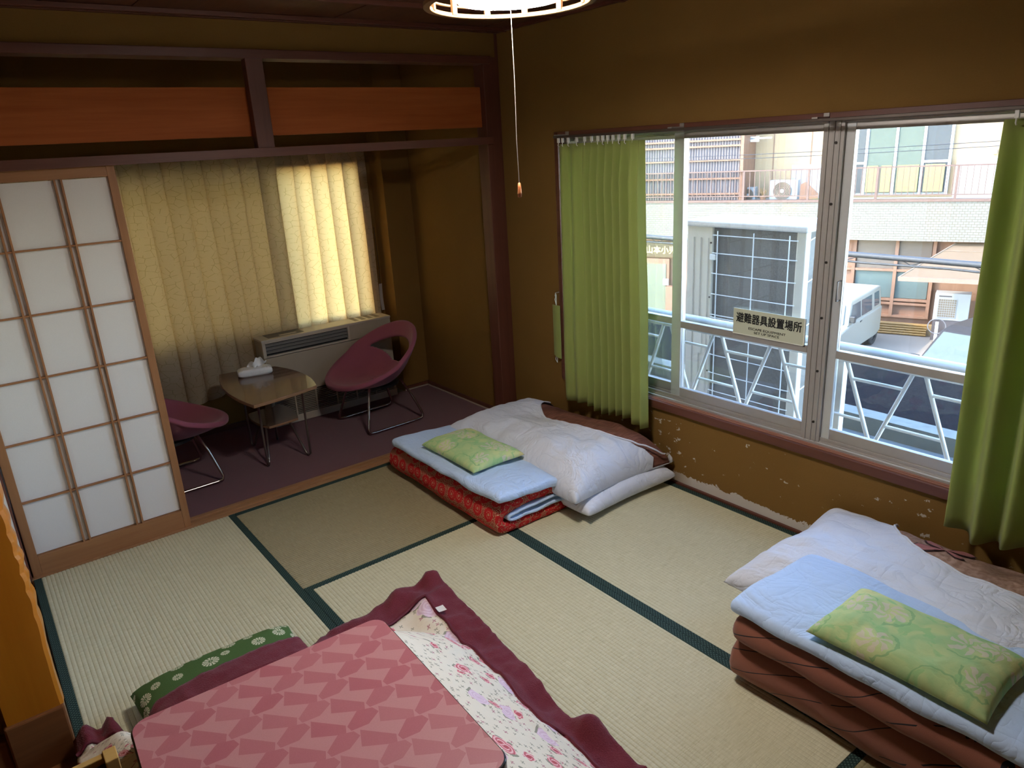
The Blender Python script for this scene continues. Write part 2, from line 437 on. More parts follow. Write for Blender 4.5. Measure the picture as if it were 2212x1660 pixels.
# ------------------------------------------------------------------ tokonoma pillar and block
def pillar():
    z0, z1 = .195, 2.38; n = 150
    mb = MB(); vs = []; fs = []
    for i in range(n + 1):
        z = lerp(z0, z1, i / n)
        bark = .010 * sst(.30, .62, z)
        w = bark * (abs(math.sin(z * 34 + 2 * math.sin(z * 9))) + .6 * nz(z * 14, 3.1)) + .004 * nz(z * 5, 1)
        xr = -2.822 + .6 * w - .008 * sst(.4, 1.2, z)
        vs += [(-2.975, -1.300, z), (xr - .014, -1.300, z), (xr - .004, -1.293, z), (xr, -1.270, z), (xr + .3 * w, -1.235, z), (xr - .004, -1.190, z), (-2.975, -1.190, z)]
    k = 7
    for i in range(n):
        for j in range(k):
            l = (j + 1) % k; fs.append((i*k+j, i*k+l, (i+1)*k+l, (i+1)*k+j))
    fs.append(tuple(reversed(range(k)))); fs.append(tuple(n*k + j for j in range(k)))
    return mb.add(vs, fs)
pl = struct(obj('trim_tokonoma_pillar', pillar(), m_toko, smooth=False))
struct(obj('trim_tokonoma_block', MB().box(-2.985, -2.826, -1.312, -1.18, -.04, .196).box(-3.75, -2.985, -1.300, -1.20, -.04, .15), m_tokod, bevel=.006))
struct(obj('floor_tokonoma', MB().box(-3.75, -2.835, -3.93, -1.30, -.04, .004), m_tokod))

# ------------------------------------------------------------------ sliding paper door (door_1)
d1 = struct(emp('door_1', (-2.475, .035, 0)))
DX0, DX1 = -2.822, -2.128
def dpart(name, x0, x1, y0, y1, z0, z1, m, b=.002):
    return obj(name, MB().box(x0 + 2.475, x1 + 2.475, y0, y1, z0, z1), m, d1, bevel=b)
dpart('stile', DX0, DX0 + .036, -.015, .015, .0, 1.772, m_shz); dpart('stile', DX1 - .033, DX1, -.015, .015, .0, 1.772, m_shz)
dpart('bottom_rail', DX0 + .036, DX1 - .033, -.014, .014, .0, .098, m_shx); dpart('top_rail', DX0 + .036, DX1 - .033, -.014, .014, 1.724, 1.772, m_shx)
hz = [.098, .362, .634, .905, 1.178, 1.448, 1.724]
vx = [DX0 + .036, -2.583, -2.352, DX1 - .033]
for z in hz[1:-1]:
    dpart('lattice_bar', DX0 + .036, DX1 - .033, -.011, .003, z - .004, z + .004, m_shx, .001)
for x in vx[1:-1]:
    for s in (-1, 1): dpart('lattice_bar', x + s * .0125 - .0042, x + s * .0125 + .0042, -.013, .003, .098, 1.724, m_shz, .001)
for i in range(6):
    for j in range(3):
        dpart('paper_pane', vx[j] + (.0168 if j else -.002), vx[j+1] - (.0168 if j < 2 else -.002), .003, .0045, hz[i] + .003, hz[i+1] - .003, M_PAPER, 0)
for x in vx[1:-1]: dpart('paper_strip', x - .0085, x + .0085, .003, .0045, .098, 1.724, M_PAPER, 0)

# ------------------------------------------------------------------ main window (window_1)
w1 = struct(emp('window_1', (0, -2.1, 0)))
def wp(name, mb, m, parent=None, **k):
    mb.v = [(x, y + 2.1, z) for x, y, z in mb.v]; return obj(name, mb, m, parent or w1, **k)
# painted wood surround
fr = MB().box(-.014, .045, WY0 + .016, WY0 - .014, WB - .010, WT + .012)
fr.box(-.014, .045, WY1 - .016, WY1 + .014, WB - .010, WT + .012)
fr.box(-.014, .045, WY1, WY0, WT - .018, WT + .012)
wp('wood_frame', fr, m_wdy, bevel=.002)
wp('wood_sill', MB().box(-.020, -.002, WY1, WY0, WB - .012, WB + .030), wood('sill_front', (.11, .035, .022), (.17, .06, .036), 'Y'), bevel=.002)
wp('wood_sill', MB().box(-.004, .030, WY1, WY0, WB + .010, WB + .034), m_sill, bevel=.002)
wp('wood_sill', MB().box(.004, .012, WY1, WY0, WB + .030, WB + .038), m_sill, bevel=.002)
# aluminium outer frame and tracks
SZ0, SZ1 = .470, 1.772
al = MB().box(.030, .140, WY1, WY0, WB + .008, SZ0 - .012).box(.030, .140, WY1, WY0, SZ1, WT - .014)
for x in (.034, .066, .100): al.box(x, x + .005, WY1, WY0, SZ0 - .014, SZ0 + .004)
al.box(.030, .140, WY0 - .014, WY0 - .040, SZ0 - .02, SZ1 + .02).box(.030, .140, WY1 + .014, WY1 + .040, SZ0 - .02, SZ1 + .02)
wp('outer_frame', al, M_ALU, bevel=.0015)
wp('sill_rail', MB().box(.022, .032, WY1, WY0, WB + .020, WB + .046), M_ALUL, bevel=.002)
# centre mullion with screws
YM = -2.072
mu = MB().box(.026, .130, -2.018, -2.104, SZ0 - .02, SZ1 + .02)
for y in (-2.037, -2.063, -2.086): mu.box(.022, .028, y - .0035, y + .0035, SZ0 - .02, SZ1 + .02)
ml = wp('mullion', mu, M_ALU, bevel=.0015)
sc = None
for i in range(6):
    z = 1.70 - i * .232
    if sc is None:
        m0 = MB().tube([(.0, 0, 0), (-.004, 0, 0)], .0055, 10); sc = obj('screw', m0, plain('dark_screw', (.06, .05, .045), .4, .8), ml, loc=(.0262, 2.1 - 2.0735, z))
    else: shared('screw', sc, ml, (.0262, 2.1 - 2.0735, z))
def sash(y0, y1, xc, sl0=.034, sl1=.034):        # y0 > y1; frame of one sliding sash with two panes
    zm0, zm1 = .838, .872
    s = emp('sash', (xc, 0, 0)); s.parent = w1
    def q(name, mb, m, **k):
        mb.v = [(x, y + 2.1, z) for x, y, z in mb.v]; return obj(name, mb, m, s, **k)
    q('stile', MB().box(-.013, .013, y0, y0 - sl0, SZ0, SZ1), M_ALUL, bevel=.002)
    q('stile', MB().box(-.013, .013, y1 + sl1, y1, SZ0, SZ1), M_ALU, bevel=.002)
    q('bottom_rail', MB().box(-.012, .012, y1 + sl1, y0 - sl0, SZ0, .519), M_ALU, bevel=.002)
    q('top_rail', MB().box(-.012, .012, y1 + sl1, y0 - sl0, 1.744, SZ1), M_ALU, bevel=.002)
    q('middle_rail', MB().box(-.014, .014, y1 + sl1, y0 - sl0, zm0, zm1), M_ALU, bevel=.002)
    q('upper_pane', MB().box(-.002, .002, y1 + sl1, y0 - sl0, zm1, 1.744), M_GLASS)
    q('lower_pane', MB().box(-.002, .002, y1 + sl1, y0 - sl0, .519, zm0), M_GLASS)
    return s
sash(-.512, -1.300, .088)
s2 = sash(-1.262, -2.020, .052, .058, .010)
s3 = sash(-2.104, -2.900, .052, .038, .034)
sash(-2.86, -3.700, .088)
hb = MB().tube([(-.013, -.018, 1.085), (-.040, -.018, 1.085), (-.040, -.018, 1.165), (-.013, -.018, 1.165)], .0035, 8)
hb.v = [(x, y + 2.1 - 2.118, z) for x, y, z in hb.v]
obj('pull_handle', hb, plain('dark_handle', (.22, .20, .19), .4, .6), s3, smooth=True)

# ------------------------------------------------------------------ alcove window (window_2)
w2 = struct(emp('window_2', (-1.45, AY + .06, 0)))
def w2p(name, mb, m, **k):
    mb.v = [(x + 1.45, y - AY - .06, z) for x, y, z in mb.v]; return obj(name, mb, m, w2, **k)
f2 = MB().box(AW0, AW1, AY, AY + .12, AZ0 - .0, AZ0 + .05).box(AW0, AW1, AY, AY + .12, AZ1 - .04, AZ1)
f2.box(AW0, AW0 + .05, AY, AY + .12, AZ0, AZ1).box(AW1 - .05, AW1, AY, AY + .12, AZ0, AZ1)
w2p('outer_frame', f2, M_ALU, bevel=.002)
w2p('mullion', B(-1.02, -.95, AY + .03, AY + .08, AZ0, AZ1), M_ALU, bevel=.002)
w2p('clear_pane', B(-.96, AW1 - .04, AY + .05, AY + .054, AZ0 + .04, AZ1 - .03), m_glass('alcove_glass', dust=0))
def m_dim_glass():
    m = NT('added_dim_glass'); return m.done(m.n('MixShader', {0: .60, 1: m.n('BsdfTranslucent', {'Color': (.75, .74, .66)}), 2: m.pr((.4, .42, .42), .5)}))
w2p('added_dim_pane', B(AW0 + .04, -1.01, AY + .05, AY + .056, AZ0 + .04, AZ1 - .03), m_dim_glass())  # unseen pane added to dim the daylight behind the curtain's left half
# ------------------------------------------------------------------ alcove curtain
def alcove_curtain():
    x0, x1, zt = -2.60, -.300, 1.815
    def fn(u, v):
        x = lerp(x0, x1, u); zb = interp([(-2.6, .26), (-1.86, .262), (-1.70, .232), (-1.62, .255), (-1.45, .26), (-.3, .30)], x) + .008 * math.sin(x * 40)
        z = lerp(zb, zt, v)
        ph = 2 * PI * (x - x1) / .118 + .9 * (1 - v) * math.sin(x * 5.1)
        k = math.cos(ph); fold = (2 * (.5 + .5 * k) ** .55 - 1)
        a = lerp(.036, .028, v) * (1 + .45 * nz(x * 4, 7)) * (1 if v < .90 else 1 - .5 * (v - .90) / .10)
        y = 1.279 - a * fold - .006 * nz(x * 9, z * 2)
        dx = .027 * math.sin(ph) * (1 if v < .9 else 1.15) + (.012 * math.sin(x * 17) + .03 * nz(x * 3, 2)) * (1 - v) ** 1.3
        return (x + dx, y, z)
    return MB().grid(fn, 520, 26, lambda u, v: (u * 3.4, v * 1.55))
tag(obj('alcove_curtain', alcove_curtain(), M_ACUR, smooth=True), 'beige pleated curtain with geometric line print, backlit behind the heater', 'curtain')
tb = thing('curtain_tieback', 'narrow pale strap hanging at the lit edge of the beige curtain', 'tieback', (-.278, 1.275, .62))
obj('strap', MB().grid(lambda u, v: (-.012 + .024 * u, -.004 + .01 * math.sin(v * 3), .20 * v), 3, 8), m_cloth('grey_strap', (.42, .38, .36), (.52, .48, .45)), tb, solid=.004)
obj('cord', MB().tube([(0, 0, .20), (.004, .0, .32), (.0, .006, .62)], .002, 6), M_BLACK, tb)

# ------------------------------------------------------------------ fan heater cabinet in the alcove
fc = thing('fan_heater', 'beige floor-standing fan heater cabinet under the alcove curtain', 'heater', (-.815, 1.16, .003))
M_FC = plain('beige_enamel', (.40, .335, .25), .42, nscale=12, var=.06); M_FCL = plain('pale_enamel', (.50, .43, .34), .4)
def fp(name, x0, x1, y0, y1, z0, z1, m, b=.003, par=None):
    return obj(name, MB().box(x0 + .815, x1 + .815, y0 - 1.16, y1 - 1.16, z0, z1), m, par or fc, bevel=b)
FX0, FX1, FY0, FY1 = -1.296, -.338, 1.062, 1.218
body = MB()
for a in ((FX0, FX1, FY0 + .02, FY1, .03, .60), ): body.box(a[0] + .815, a[1] + .815, a[2] - 1.16, a[3] - 1.16, a[4], a[5])
obj('body', body, M_FC, fc, bevel=.006)
fp('front_panel', FX0 + .004, FX1 - .004, FY0 + .004, FY0 + .024, .215, .490, M_FC)
fp('front_panel', -.668, FX1, FY0 + .004, FY0 + .024, .494, .606, M_FC)
fp('outlet_frame', FX0, FX0 + .022, FY0, FY0 + .024, .494, .612, M_FCL); fp('outlet_frame', -.682, -.666, FY0, FY0 + .024, .494, .612, M_FCL)
fp('outlet_frame', FX0 + .022, -.682, FY0, FY0 + .024, .494, .506, M_FCL); fp('outlet_frame', FX0 + .022, -.682, FY0, FY0 + .024, .590, .612, M_FCL)
fp('outlet_recess', FX0 + .02, -.68, FY0 + .0185, FY0 + .023, .505, .591, M_DKGAP, 0)
for z in (.522, .545, .568):
    s = MB().hexa([(FX0+.835, FY0-1.16+.002, z), (.133, FY0-1.16+.002, z), (.133, FY0-1.16+.018, z+.012), (FX0+.835, FY0-1.16+.018, z+.012),
                   (FX0+.835, FY0-1.16+.002, z+.004), (.133, FY0-1.16+.002, z+.004), (.133, FY0-1.16+.018, z+.016), (FX0+.835, FY0-1.16+.018, z+.016)])
    obj('louver', s, plain('grey_louver', (.20, .185, .17), .4), fc)
fp('top_panel', FX0 - .002, FX1 + .002, FY0 - .001, FY1, .600, .616, M_FCL, .004)
fp('top_label', -1.235, -.985, 1.100, 1.215, .6155, .6175, plain('dark_label', (.10, .085, .075), .4), .0)
fp('top_label', -1.150, -1.03, 1.110, 1.140, .6172, .618, plain('paper_label', (.60, .52, .42), .6), .0)
for k in range(4): fp('top_slot', -.60 + k * .055, -.565 + k * .055, 1.10, 1.21, .6155, .6165, plain('slot_brown', (.16, .12, .08), .5), 0)
fp('intake_recess', FX0 + .012, FX1 - .012, FY0 + .018, FY0 + .0225, .052, .212, plain('intake_dark', (.035, .028, .022), .7), 0)
for k in range(12): fp('intake_slat', FX0 + .012, FX1 - .012, FY0 + .004, FY0 + .020, .060 + k * .0128, .0635 + k * .0128, M_FC, 0)
for k in range(7): fp('intake_bar', FX0 + .012 + k * .153, FX0 + .020 + k * .153, FY0 + .003, FY0 + .010, .052, .212, M_FC, 0)
fp('plinth', FX0 + .002, FX1 - .002, FY0 + .006, FY0 + .03, .0, .052, M_FCL)
fp('power_plug', -1.235, -1.20, FY0 - .004, FY0 + .008, .010, .040, plain('plug_white', (.7, .68, .66), .4))

# ------------------------------------------------------------------ low side table
st = thing('side_table', 'low walnut laminate table with hairpin legs and lower shelf in alcove', 'table', (-1.44, .65, 0))
def curved(c, bul):
    pts = []
    n = len(c)
    for i in range(n):
        a, b = Vector(c[i]), Vector(c[(i+1) % n]); d = b - a; nn = Vector((d.y, -d.x)).normalized()
        for k in range(10):
            t = k / 10; p = a + d * t + nn * bul[i] * 4 * t * (1 - t); pts.append((p.x, p.y))
    return pts
m_wal = wood('walnut_laminate', (.11, .055, .032), (.17, .09, .055), 'Y', .22, .7, .5, .4); m_wedge = wood('table_edge', (.22, .11, .05), (.30, .16, .08), 'X')
tp = curved([(-1.652+1.44, .25-.65), (-1.248+1.44, .33-.65), (-1.278+1.44, .93-.65), (-1.606+1.44, 1.025-.65)], [.012, .055, .015, .055])
obj('tabletop', MB().prism(tp, .452, .470), m_wedge, st, bevel=.002)
obj('top_laminate', MB().prism([(x * .995, y * .995) for x, y in tp], .4695, .4712), m_wal, st)
ts = curved([(-1.505+1.44, .52-.65), (-1.315+1.44, .54-.65), (-1.300+1.44, .88-.65), (-1.520+1.44, .85-.65)], [.005, .03, .008, .03])
obj('shelf', MB().prism(ts, .212, .226), m_wedge, st, bevel=.002)
obj('shelf_laminate', MB().prism([(x * .99, y * .99) for x, y in ts], .2258, .2272), m_wal, st)
for fx, fy in ((-1.528, .862), (-1.568, .459), (-1.307, .438), (-1.36, .857)):
    a = Vector((fx + 1.44, fy - .65, 0)); o = a.normalized()
    top = Vector((a.x * 1.0, a.y * 1.02, .452)); inn = Vector((a.x * .55, a.y * .45, .215))
    path = [top, top.lerp(a, .5) + Vector((0, 0, .0)), a + Vector((0, 0, .05)), a + Vector((0, 0, .018)), a - o * .012 + Vector((0, 0, .008)), a - o * .03 + Vector((0, 0, .018)), a - o * .045 + Vector((0, 0, .05)), inn]
    obj('leg', MB().tube(path, .0068, 8), plain('leg_steel', (.22, .18, .16), .3, .8), st, smooth=True)

tk = thing('tissue_pack', 'white soft tissue pack with a tissue pulled out on the low table', 'tissues', (-1.435, .845, .4712), math.radians(-14))
M_TIS = plain('tissue_wrap', (.80, .80, .82), .25, nscale=60, var=.05, bump=.4)
def pack(u, v):
    t = 2 * PI * u; c, s_ = math.cos(t), math.sin(t); e = .28
    sx = math.copysign(abs(c) ** e, c); sy = math.copysign(abs(s_) ** e, s_)
    k = 1 - .22 * (2 * v - 1) ** 4
    return (.105 * sx * k, .052 * sy * k, .046 * v + .004 * nz(u * 20, v * 5) * (v > .2))
pk = MB().grid(pack, 40, 8, closed_u=True); pk.add([pack(i / 40, 1) for i in range(40)], [tuple(range(40))]); pk.add([pack(i / 40, 0) for i in range(40)], [tuple(reversed(range(40)))])
obj('wrapper', pk, M_TIS, tk, smooth=True)
obj('tissue', MB().grid(lambda u, v: (-.05 + .10 * u + .03 * v, .016 * math.sin(u * 9 + v * 3) * (1 + v) + .01, .044 + .055 * v * (.6 + .4 * math.sin(u * 3.2)) + .006 * math.sin(u * 21)), 22, 8), plain('tissue_paper', (.85, .85, .86), .9), tk, smooth=True, solid=.0015)

# ------------------------------------------------------------------ plum shell chairs
def make_chair(label, loc, rz):
    c = thing('lounge_chair', label, 'chair', (loc[0], loc[1], .004), rz, 'plum shell lounge chairs in the alcove')
    def rim(th):
        k = (1 - math.cos(th)) / 2
        a = .345 if math.cos(th) > 0 else .285
        return Vector((a * math.cos(th), .305 * math.sin(th) * (1 + .06 * math.sin(th) ** 2), .335 + .315 * k ** 1.25))
    cen = Vector((.01, 0, .285))
    def fn(u, v):
        th = 2 * PI * u; r = rim(th); t = .02 + .98 * v
        xy = cen.lerp(r, t ** .82); z = cen.z + (r.z - cen.z) * t ** 2.1
        roll = .018 * sst(.90, 1, v) * (1 if math.cos(th) > 0 else .2)
        return (xy.x, xy.y, z - roll)
    def keep(u, v):
        d = abs(u - .5) * 2 * PI
        return not (.52 < v < .85 and d < lerp(.22, 1.2, (v - .52) / .33))
    sh = MB().grid(fn, 64, 30, closed_u=True, keep=keep)
    sh.add([fn(i / 64, 0) for i in range(64)], [tuple(reversed(range(64)))])
    obj('shell', sh, M_PLUM, c, smooth=True, solid=.030, off=0, subsurf=1)
    for s in (-1, 1):
        p = [(.13, s*.13, .285), (.165, s*.165, .19), (.200, s*.200, .06), (.207, s*.207, .03), (.200, s*.21, .012), (.17, s*.21, .008), (-.16, s*.21, .008), (-.20, s*.21, .012), (-.212, s*.207, .03), (-.203, s*.20, .06), (-.155, s*.165, .19), (-.11, s*.13, .295)]
        obj('leg_frame', MB().tube(p, .0085, 10), M_CHROME, c, smooth=True)
    obj('seat_plate', MB().tube([(.0, 0, .262), (.0, 0, .278)], .15, 20), M_BLACK, c)
    return c
make_chair('plum shell chair with cut-out back standing before the fan heater', (-.690, .680, 0), PI + .04)
make_chair('plum shell chair half hidden behind the paper sliding door', (-2.045, .650, 0), .03)

# ------------------------------------------------------------------ green curtains, rail, tieback
def curtain_mesh(kn, zt, zb, sp=1.0, xc=-.085, drift=0.0):
    ys = [k[0] for k in kn]; L = abs(ys[-1] - ys[0])
    def prof(y):
        for (a, p), (b, q) in zip(kn, kn[1:]):
            if b <= y <= a:
                t = (y - a) / (b - a); t = (1 - math.cos(PI * t)) / 2; return p + (q - p) * t
        return kn[-1][1]
    def fn(u, v):
        y = lerp(ys[0], ys[-1], u); z0 = zb + .012 * math.sin(y * 23) + .01 * nz(y * 6, 3)
        z = lerp(z0, zt, v); k = 1.0 if v < .86 else lerp(1.0, .45, (v - .86) / .14)
        d = prof(y) * k * sp + .006 * nz(y * 7, z * 2.2)
        return (xc - d, y + drift * (1 - v) * (u - .3) + .008 * nz(y * 5, z * 1.5, 4) * (1 - v), z)
    return MB().grid(fn, 260, 30)
cr = thing('curtain_rail', 'dark curtain rail with white gliders above the main window', 'curtain rail', (0, -2.1, 1.775))
obj('track', MB().box(-.105, -.083, 1.545, -1.62, .004, .016), plain('rail_dark', (.10, .075, .06), .4, .5), cr, bevel=.002)
for i, y in enumerate((1.53, .75, .05, -.65, -1.5)):
    obj('bracket', MB().box(-.100, -.012, y - .012, y + .012, .014, .022).box(-.018, -.012, y - .012, y + .012, .0, .036), plain('bracket_grey', (.42, .38, .34), .4, .5), cr, bevel=.001)
g0 = None
for y in (-.588, -.62, -.665, -.73, -.79, -.84, -.885, -.92, -.955, -.99, -1.03, -1.07, -1.12, -2.72, -2.79, -2.88, -2.97):
    if g0 is None: g0 = obj('glider', MB().box(-.005, .005, -.006, .006, -.020, .006).tube([(0, 0, -.018), (-.004, 0, -.034), (.004, 0, -.04)], .0025, 6), plain('glider_white', (.78, .76, .70), .4), cr, loc=(-.094, y + 2.1, 0))
    else: shared('glider', g0, cr, (-.094, y + 2.1, 0))
kl = [(-.582, .0), (-.612, .018), (-.655, -.006), (-.705, .020), (-.755, -.016), (-.785, .024), (-.812, -.026), (-.842, .032), (-.868, -.026), (-.896, .034), (-.92, -.03), (-.948, .034), (-.974, -.030), (-1.0, .034), (-1.026, -.03), (-1.05, .036), (-1.078, -.022), (-1.11, .034), (-1.15, .006), (-1.172, .040), (-1.19, .0)]
cl = thing('green_curtain', 'lime green curtain gathered at the end of window near the alcove', 'curtain', (0, 0, 0), 0, 'green window curtains')
obj('fabric', curtain_mesh(kl, 1.748, .315, 1.1, drift=-.05), M_GREEN, cl, smooth=True, solid=.0025)
kr = []
y = -2.685; i = 0
while y > -3.70:
    kr.append((y, (.034 if i % 2 == 0 else -.030) * (1 if i else .4))); y -= (.062, .048, .055, .040)[i % 4]; i += 1
c2 = thing('green_curtain', 'lime green curtain hanging over the second futon, its heading bunched', 'curtain', (0, 0, 0), 0, 'green window curtains')
obj('fabric', curtain_mesh(kr, 1.752, .318, 1.15, drift=.0), M_GREEN, c2, smooth=True, solid=.0025)
t2 = thing('curtain_tieback', 'green fabric tieback hanging from a hook beside the green curtain', 'tieback', (-.018, -.440, .52))
obj('strap', MB().grid(lambda u, v: (-.006 - .008 * math.sin(u * 3), .032 - .064 * u, .015 + .31 * v - .015 * (1-v) * u), 6, 8), M_GREEN, t2, solid=.006)
obj('loop', MB().tube([(-.006, -.002, .325), (-.010, .004, .36), (-.006, -.004, .39), (-.004, .0, .325)], .0025, 6), plain('loop_white', (.8, .8, .75), .6), t2)
obj('loop', MB().tube([(-.006, .010, .022), (-.010, .016, -.01), (-.006, .006, -.03), (-.004, .004, .02)], .0022, 6), plain('loop_white', (.8, .8, .75), .6), t2)
obj('hook', MB().tube([(.018, -.006, .40), (-.012, -.006, .40), (-.016, -.006, .385), (-.012, -.006, .375)], .003, 6), M_ALUL, t2)

# ------------------------------------------------------------------ evacuation sign on the window rail
def text_mesh(body, size, bold=0.0, ext=.0004, xs=1.0):
    cu = bpy.data.curves.new('t', 'FONT'); cu.body = body; cu.size = size; cu.extrude = ext
    cu.align_x = 'CENTER'; cu.align_y = 'CENTER'; cu.resolution_u = 3
    o = bpy.data.objects.new('t', cu); C.objects.link(o); bpy.context.view_layer.update()
    me = bpy.data.meshes.new_from_object(o.evaluated_get(bpy.context.evaluated_depsgraph_get()))
    bpy.data.objects.remove(o)
    for v in me.vertices: v.co.x *= xs
    if bold:      # heavier strokes: the outline repeated with small shifts
        vs = [tuple(v.co) for v in me.vertices]; fs = [tuple(p.vertices) for p in me.polygons]; V = []; F = []
        for k, (dx, dy) in enumerate(((0, 0), (bold, 0), (-bold, 0), (0, bold), (0, -bold))):
            b = len(V); V += [(x + dx, y + dy, z + .00004 * k) for x, y, z in vs]; F += [tuple(i + b for i in f) for f in fs]
        bpy.data.meshes.remove(me); me = bpy.data.meshes.new('lettering'); me.from_pydata(V, [], F)
    return me
def text_obj(name, body, size, mat, parent, loc, rot, bold=0, xs=1.0):
    me = text_mesh(body, size, bold, xs=xs); me.materials.clear(); me.materials.append(mat)
    o = bpy.data.objects.new(name, me); C.objects.link(o); o.parent = parent; o.location = loc; o.rotation_euler = rot; return o
sg = thing('notice_plate', 'pale green notice plate with black Japanese lettering on the window', 'sign', (.034, -1.8175, .866))
obj('plate', MB().box(-.0015, .0035, -.1825, .1825, .0, .121), plain('pale_green_plastic', (.58, .60, .46), .45), sg, bevel=.001)
obj('edge_strip', MB().box(-.003, .001, -.1825, -.176, .0, .121).box(-.003, .001, -.1825, .1825, .0, .004), plain('plate_edge', (.78, .79, .70), .4), sg)
RT = (PI / 2, 0, -PI / 2)
M_INK = plain('black_ink', (.008, .008, .008), .5)
text_obj('lettering', '避難器具設置場所', .049, M_INK, sg, (-.0022, 0, .077), RT, .0009, .85)
text_obj('lettering', 'ESCAPE EQUIPMENT', .0155, M_INK, sg, (-.0022, .004, .0345), RT, 0, 1.36)
text_obj('lettering', 'SET UP SPACE', .0155, M_INK, sg, (-.0022, .004, .0185), RT, 0, 1.36)
# ------------------------------------------------------------------ print materials
def vor2(m, v, scale, rnd=1.0):
    nd = m.n('TexVoronoi', {'Vector': v, 'Scale': scale, 'Randomness': rnd}, out=None, feature='F1', voronoi_dimensions='2D')
    return nd
def polar(m, v, scale, rnd):       # cell-local radius, angle and random number
    nd = vor2(m, v, scale, rnd)
    d = m.n('VectorMath', {0: m.n('VectorMath', {0: v, 'Scale': scale}, operation='SCALE'), 1: m.n('VectorMath', {0: nd.outputs['Position'], 'Scale': scale}, operation='SCALE')}, operation='SUBTRACT')
    sp = m.n('SeparateXYZ', {0: d}, out=None)
    ang = m.math('ARCTAN2', sp.outputs[1], sp.outputs[0])
    rn = m.n('SeparateColor', {0: nd.outputs['Color']}, out=None).outputs[0]
    return nd.outputs['Distance'], ang, rn
def flat2(m, v):
    s = m.n('SeparateXYZ', {0: v}, out=None); return m.n('CombineXYZ', {0: s.outputs[0], 1: s.outputs[1], 2: 0.0})
def m_cushion():
    m = NT('green_flower_print'); v = m.co('UV'); r, a, rn = polar(m, v, 13.5, .55)
    R = m.math('ADD', .17, m.math('MULTIPLY', rn, .20))
    q = m.math('DIVIDE', r, R)
    pet = m.math('GREATER_THAN', m.math('SINE', m.math('MULTIPLY', a, 13.0)), -.55)
    f = m.math('MULTIPLY', m.math('MULTIPLY', m.math('LESS_THAN', q, 1.0), m.math('GREATER_THAN', q, .26)), pet)
    f = m.math('MAXIMUM', f, m.math('LESS_THAN', q, .10))
    w = m.noise(m.co('UV', (300, 300, 1)), 1, 2)
    col = m.mix(w, (.055, .105, .030), (.085, .150, .045)); col = m.mix(f, col, (.62, .60, .42))
    return m.done(m.pr(col, .9, m.bump(w, .3, .002), spec=.15))
def m_redfuton():
    m = NT('red_flower_print'); v = m.co('UV'); r, a, rn = polar(m, v, 12.5, .35)
    sp = vor2(m, v, 190, .9).outputs['Distance']; dots = m.math('LESS_THAN', sp, .30)
    ring = m.math('MULTIPLY', m.math('GREATER_THAN', r, .42), dots)
    ring = m.math('MAXIMUM', ring, m.math('MULTIPLY', m.math('LESS_THAN', m.math('ABSOLUTE', m.math('SUBTRACT', r, .20)), .025), dots))
    pet = m.math('MULTIPLY', m.math('LESS_THAN', r, .085), m.math('GREATER_THAN', m.math('SINE', m.math('MULTIPLY', a, 5.0)), -.2))
    f = m.math('MAXIMUM', ring, pet)
    base = m.mix(m.math('GREATER_THAN', r, .46), (.52, .018, .020), (.34, .018, .014))
    col = m.mix(f, base, (.56, .43, .25))
    return m.done(m.pr(col, .85, m.bump(m.noise(m.co('UV', (60, 60, 1)), 1, 3), .25, .006), spec=.2))
def m_brownfuton():
    m = NT('rust_stem_print'); v = m.co('UV')
    a = m.noise(v, 600, 2); col = m.mix(a, (.19, .058, .042), (.30, .108, .074))
    big = m.noise(v, 3, 2); col = m.mix(m.math('MULTIPLY', big, .5), col, (.30, .12, .055))
    wv = m.n('TexWave', {'Vector': m.co('UV', (1, 1, 1), (0, 0, .5)), 'Scale': 2.2, 'Distortion': 5.0, 'Detail': 1.5, 'Detail Scale': .8}, out=1, wave_type='BANDS')
    ln = m.math('LESS_THAN', m.math('ABSOLUTE', m.math('SUBTRACT', wv, .5)), .032)
    br = m.math('GREATER_THAN', m.noise(v, 5, 1), .36)
    r, an, rn = polar(m, m.co('UV', (1, 2.4, 1), (0, 0, .6)), 5, .9)
    lf = m.math('MULTIPLY', m.math('LESS_THAN', r, m.math('ADD', .12, m.math('MULTIPLY', m.math('SINE', m.math('MULTIPLY', an, 3.0)), .07))), m.math('GREATER_THAN', rn, .55))
    col = m.mix(m.math('MAXIMUM', m.math('MULTIPLY', ln, br), lf), col, (.012, .012, .016))
    return m.done(m.pr(col, .9, m.bump(a, .3, .003), spec=.15, **{'Sheen Weight': .3}))
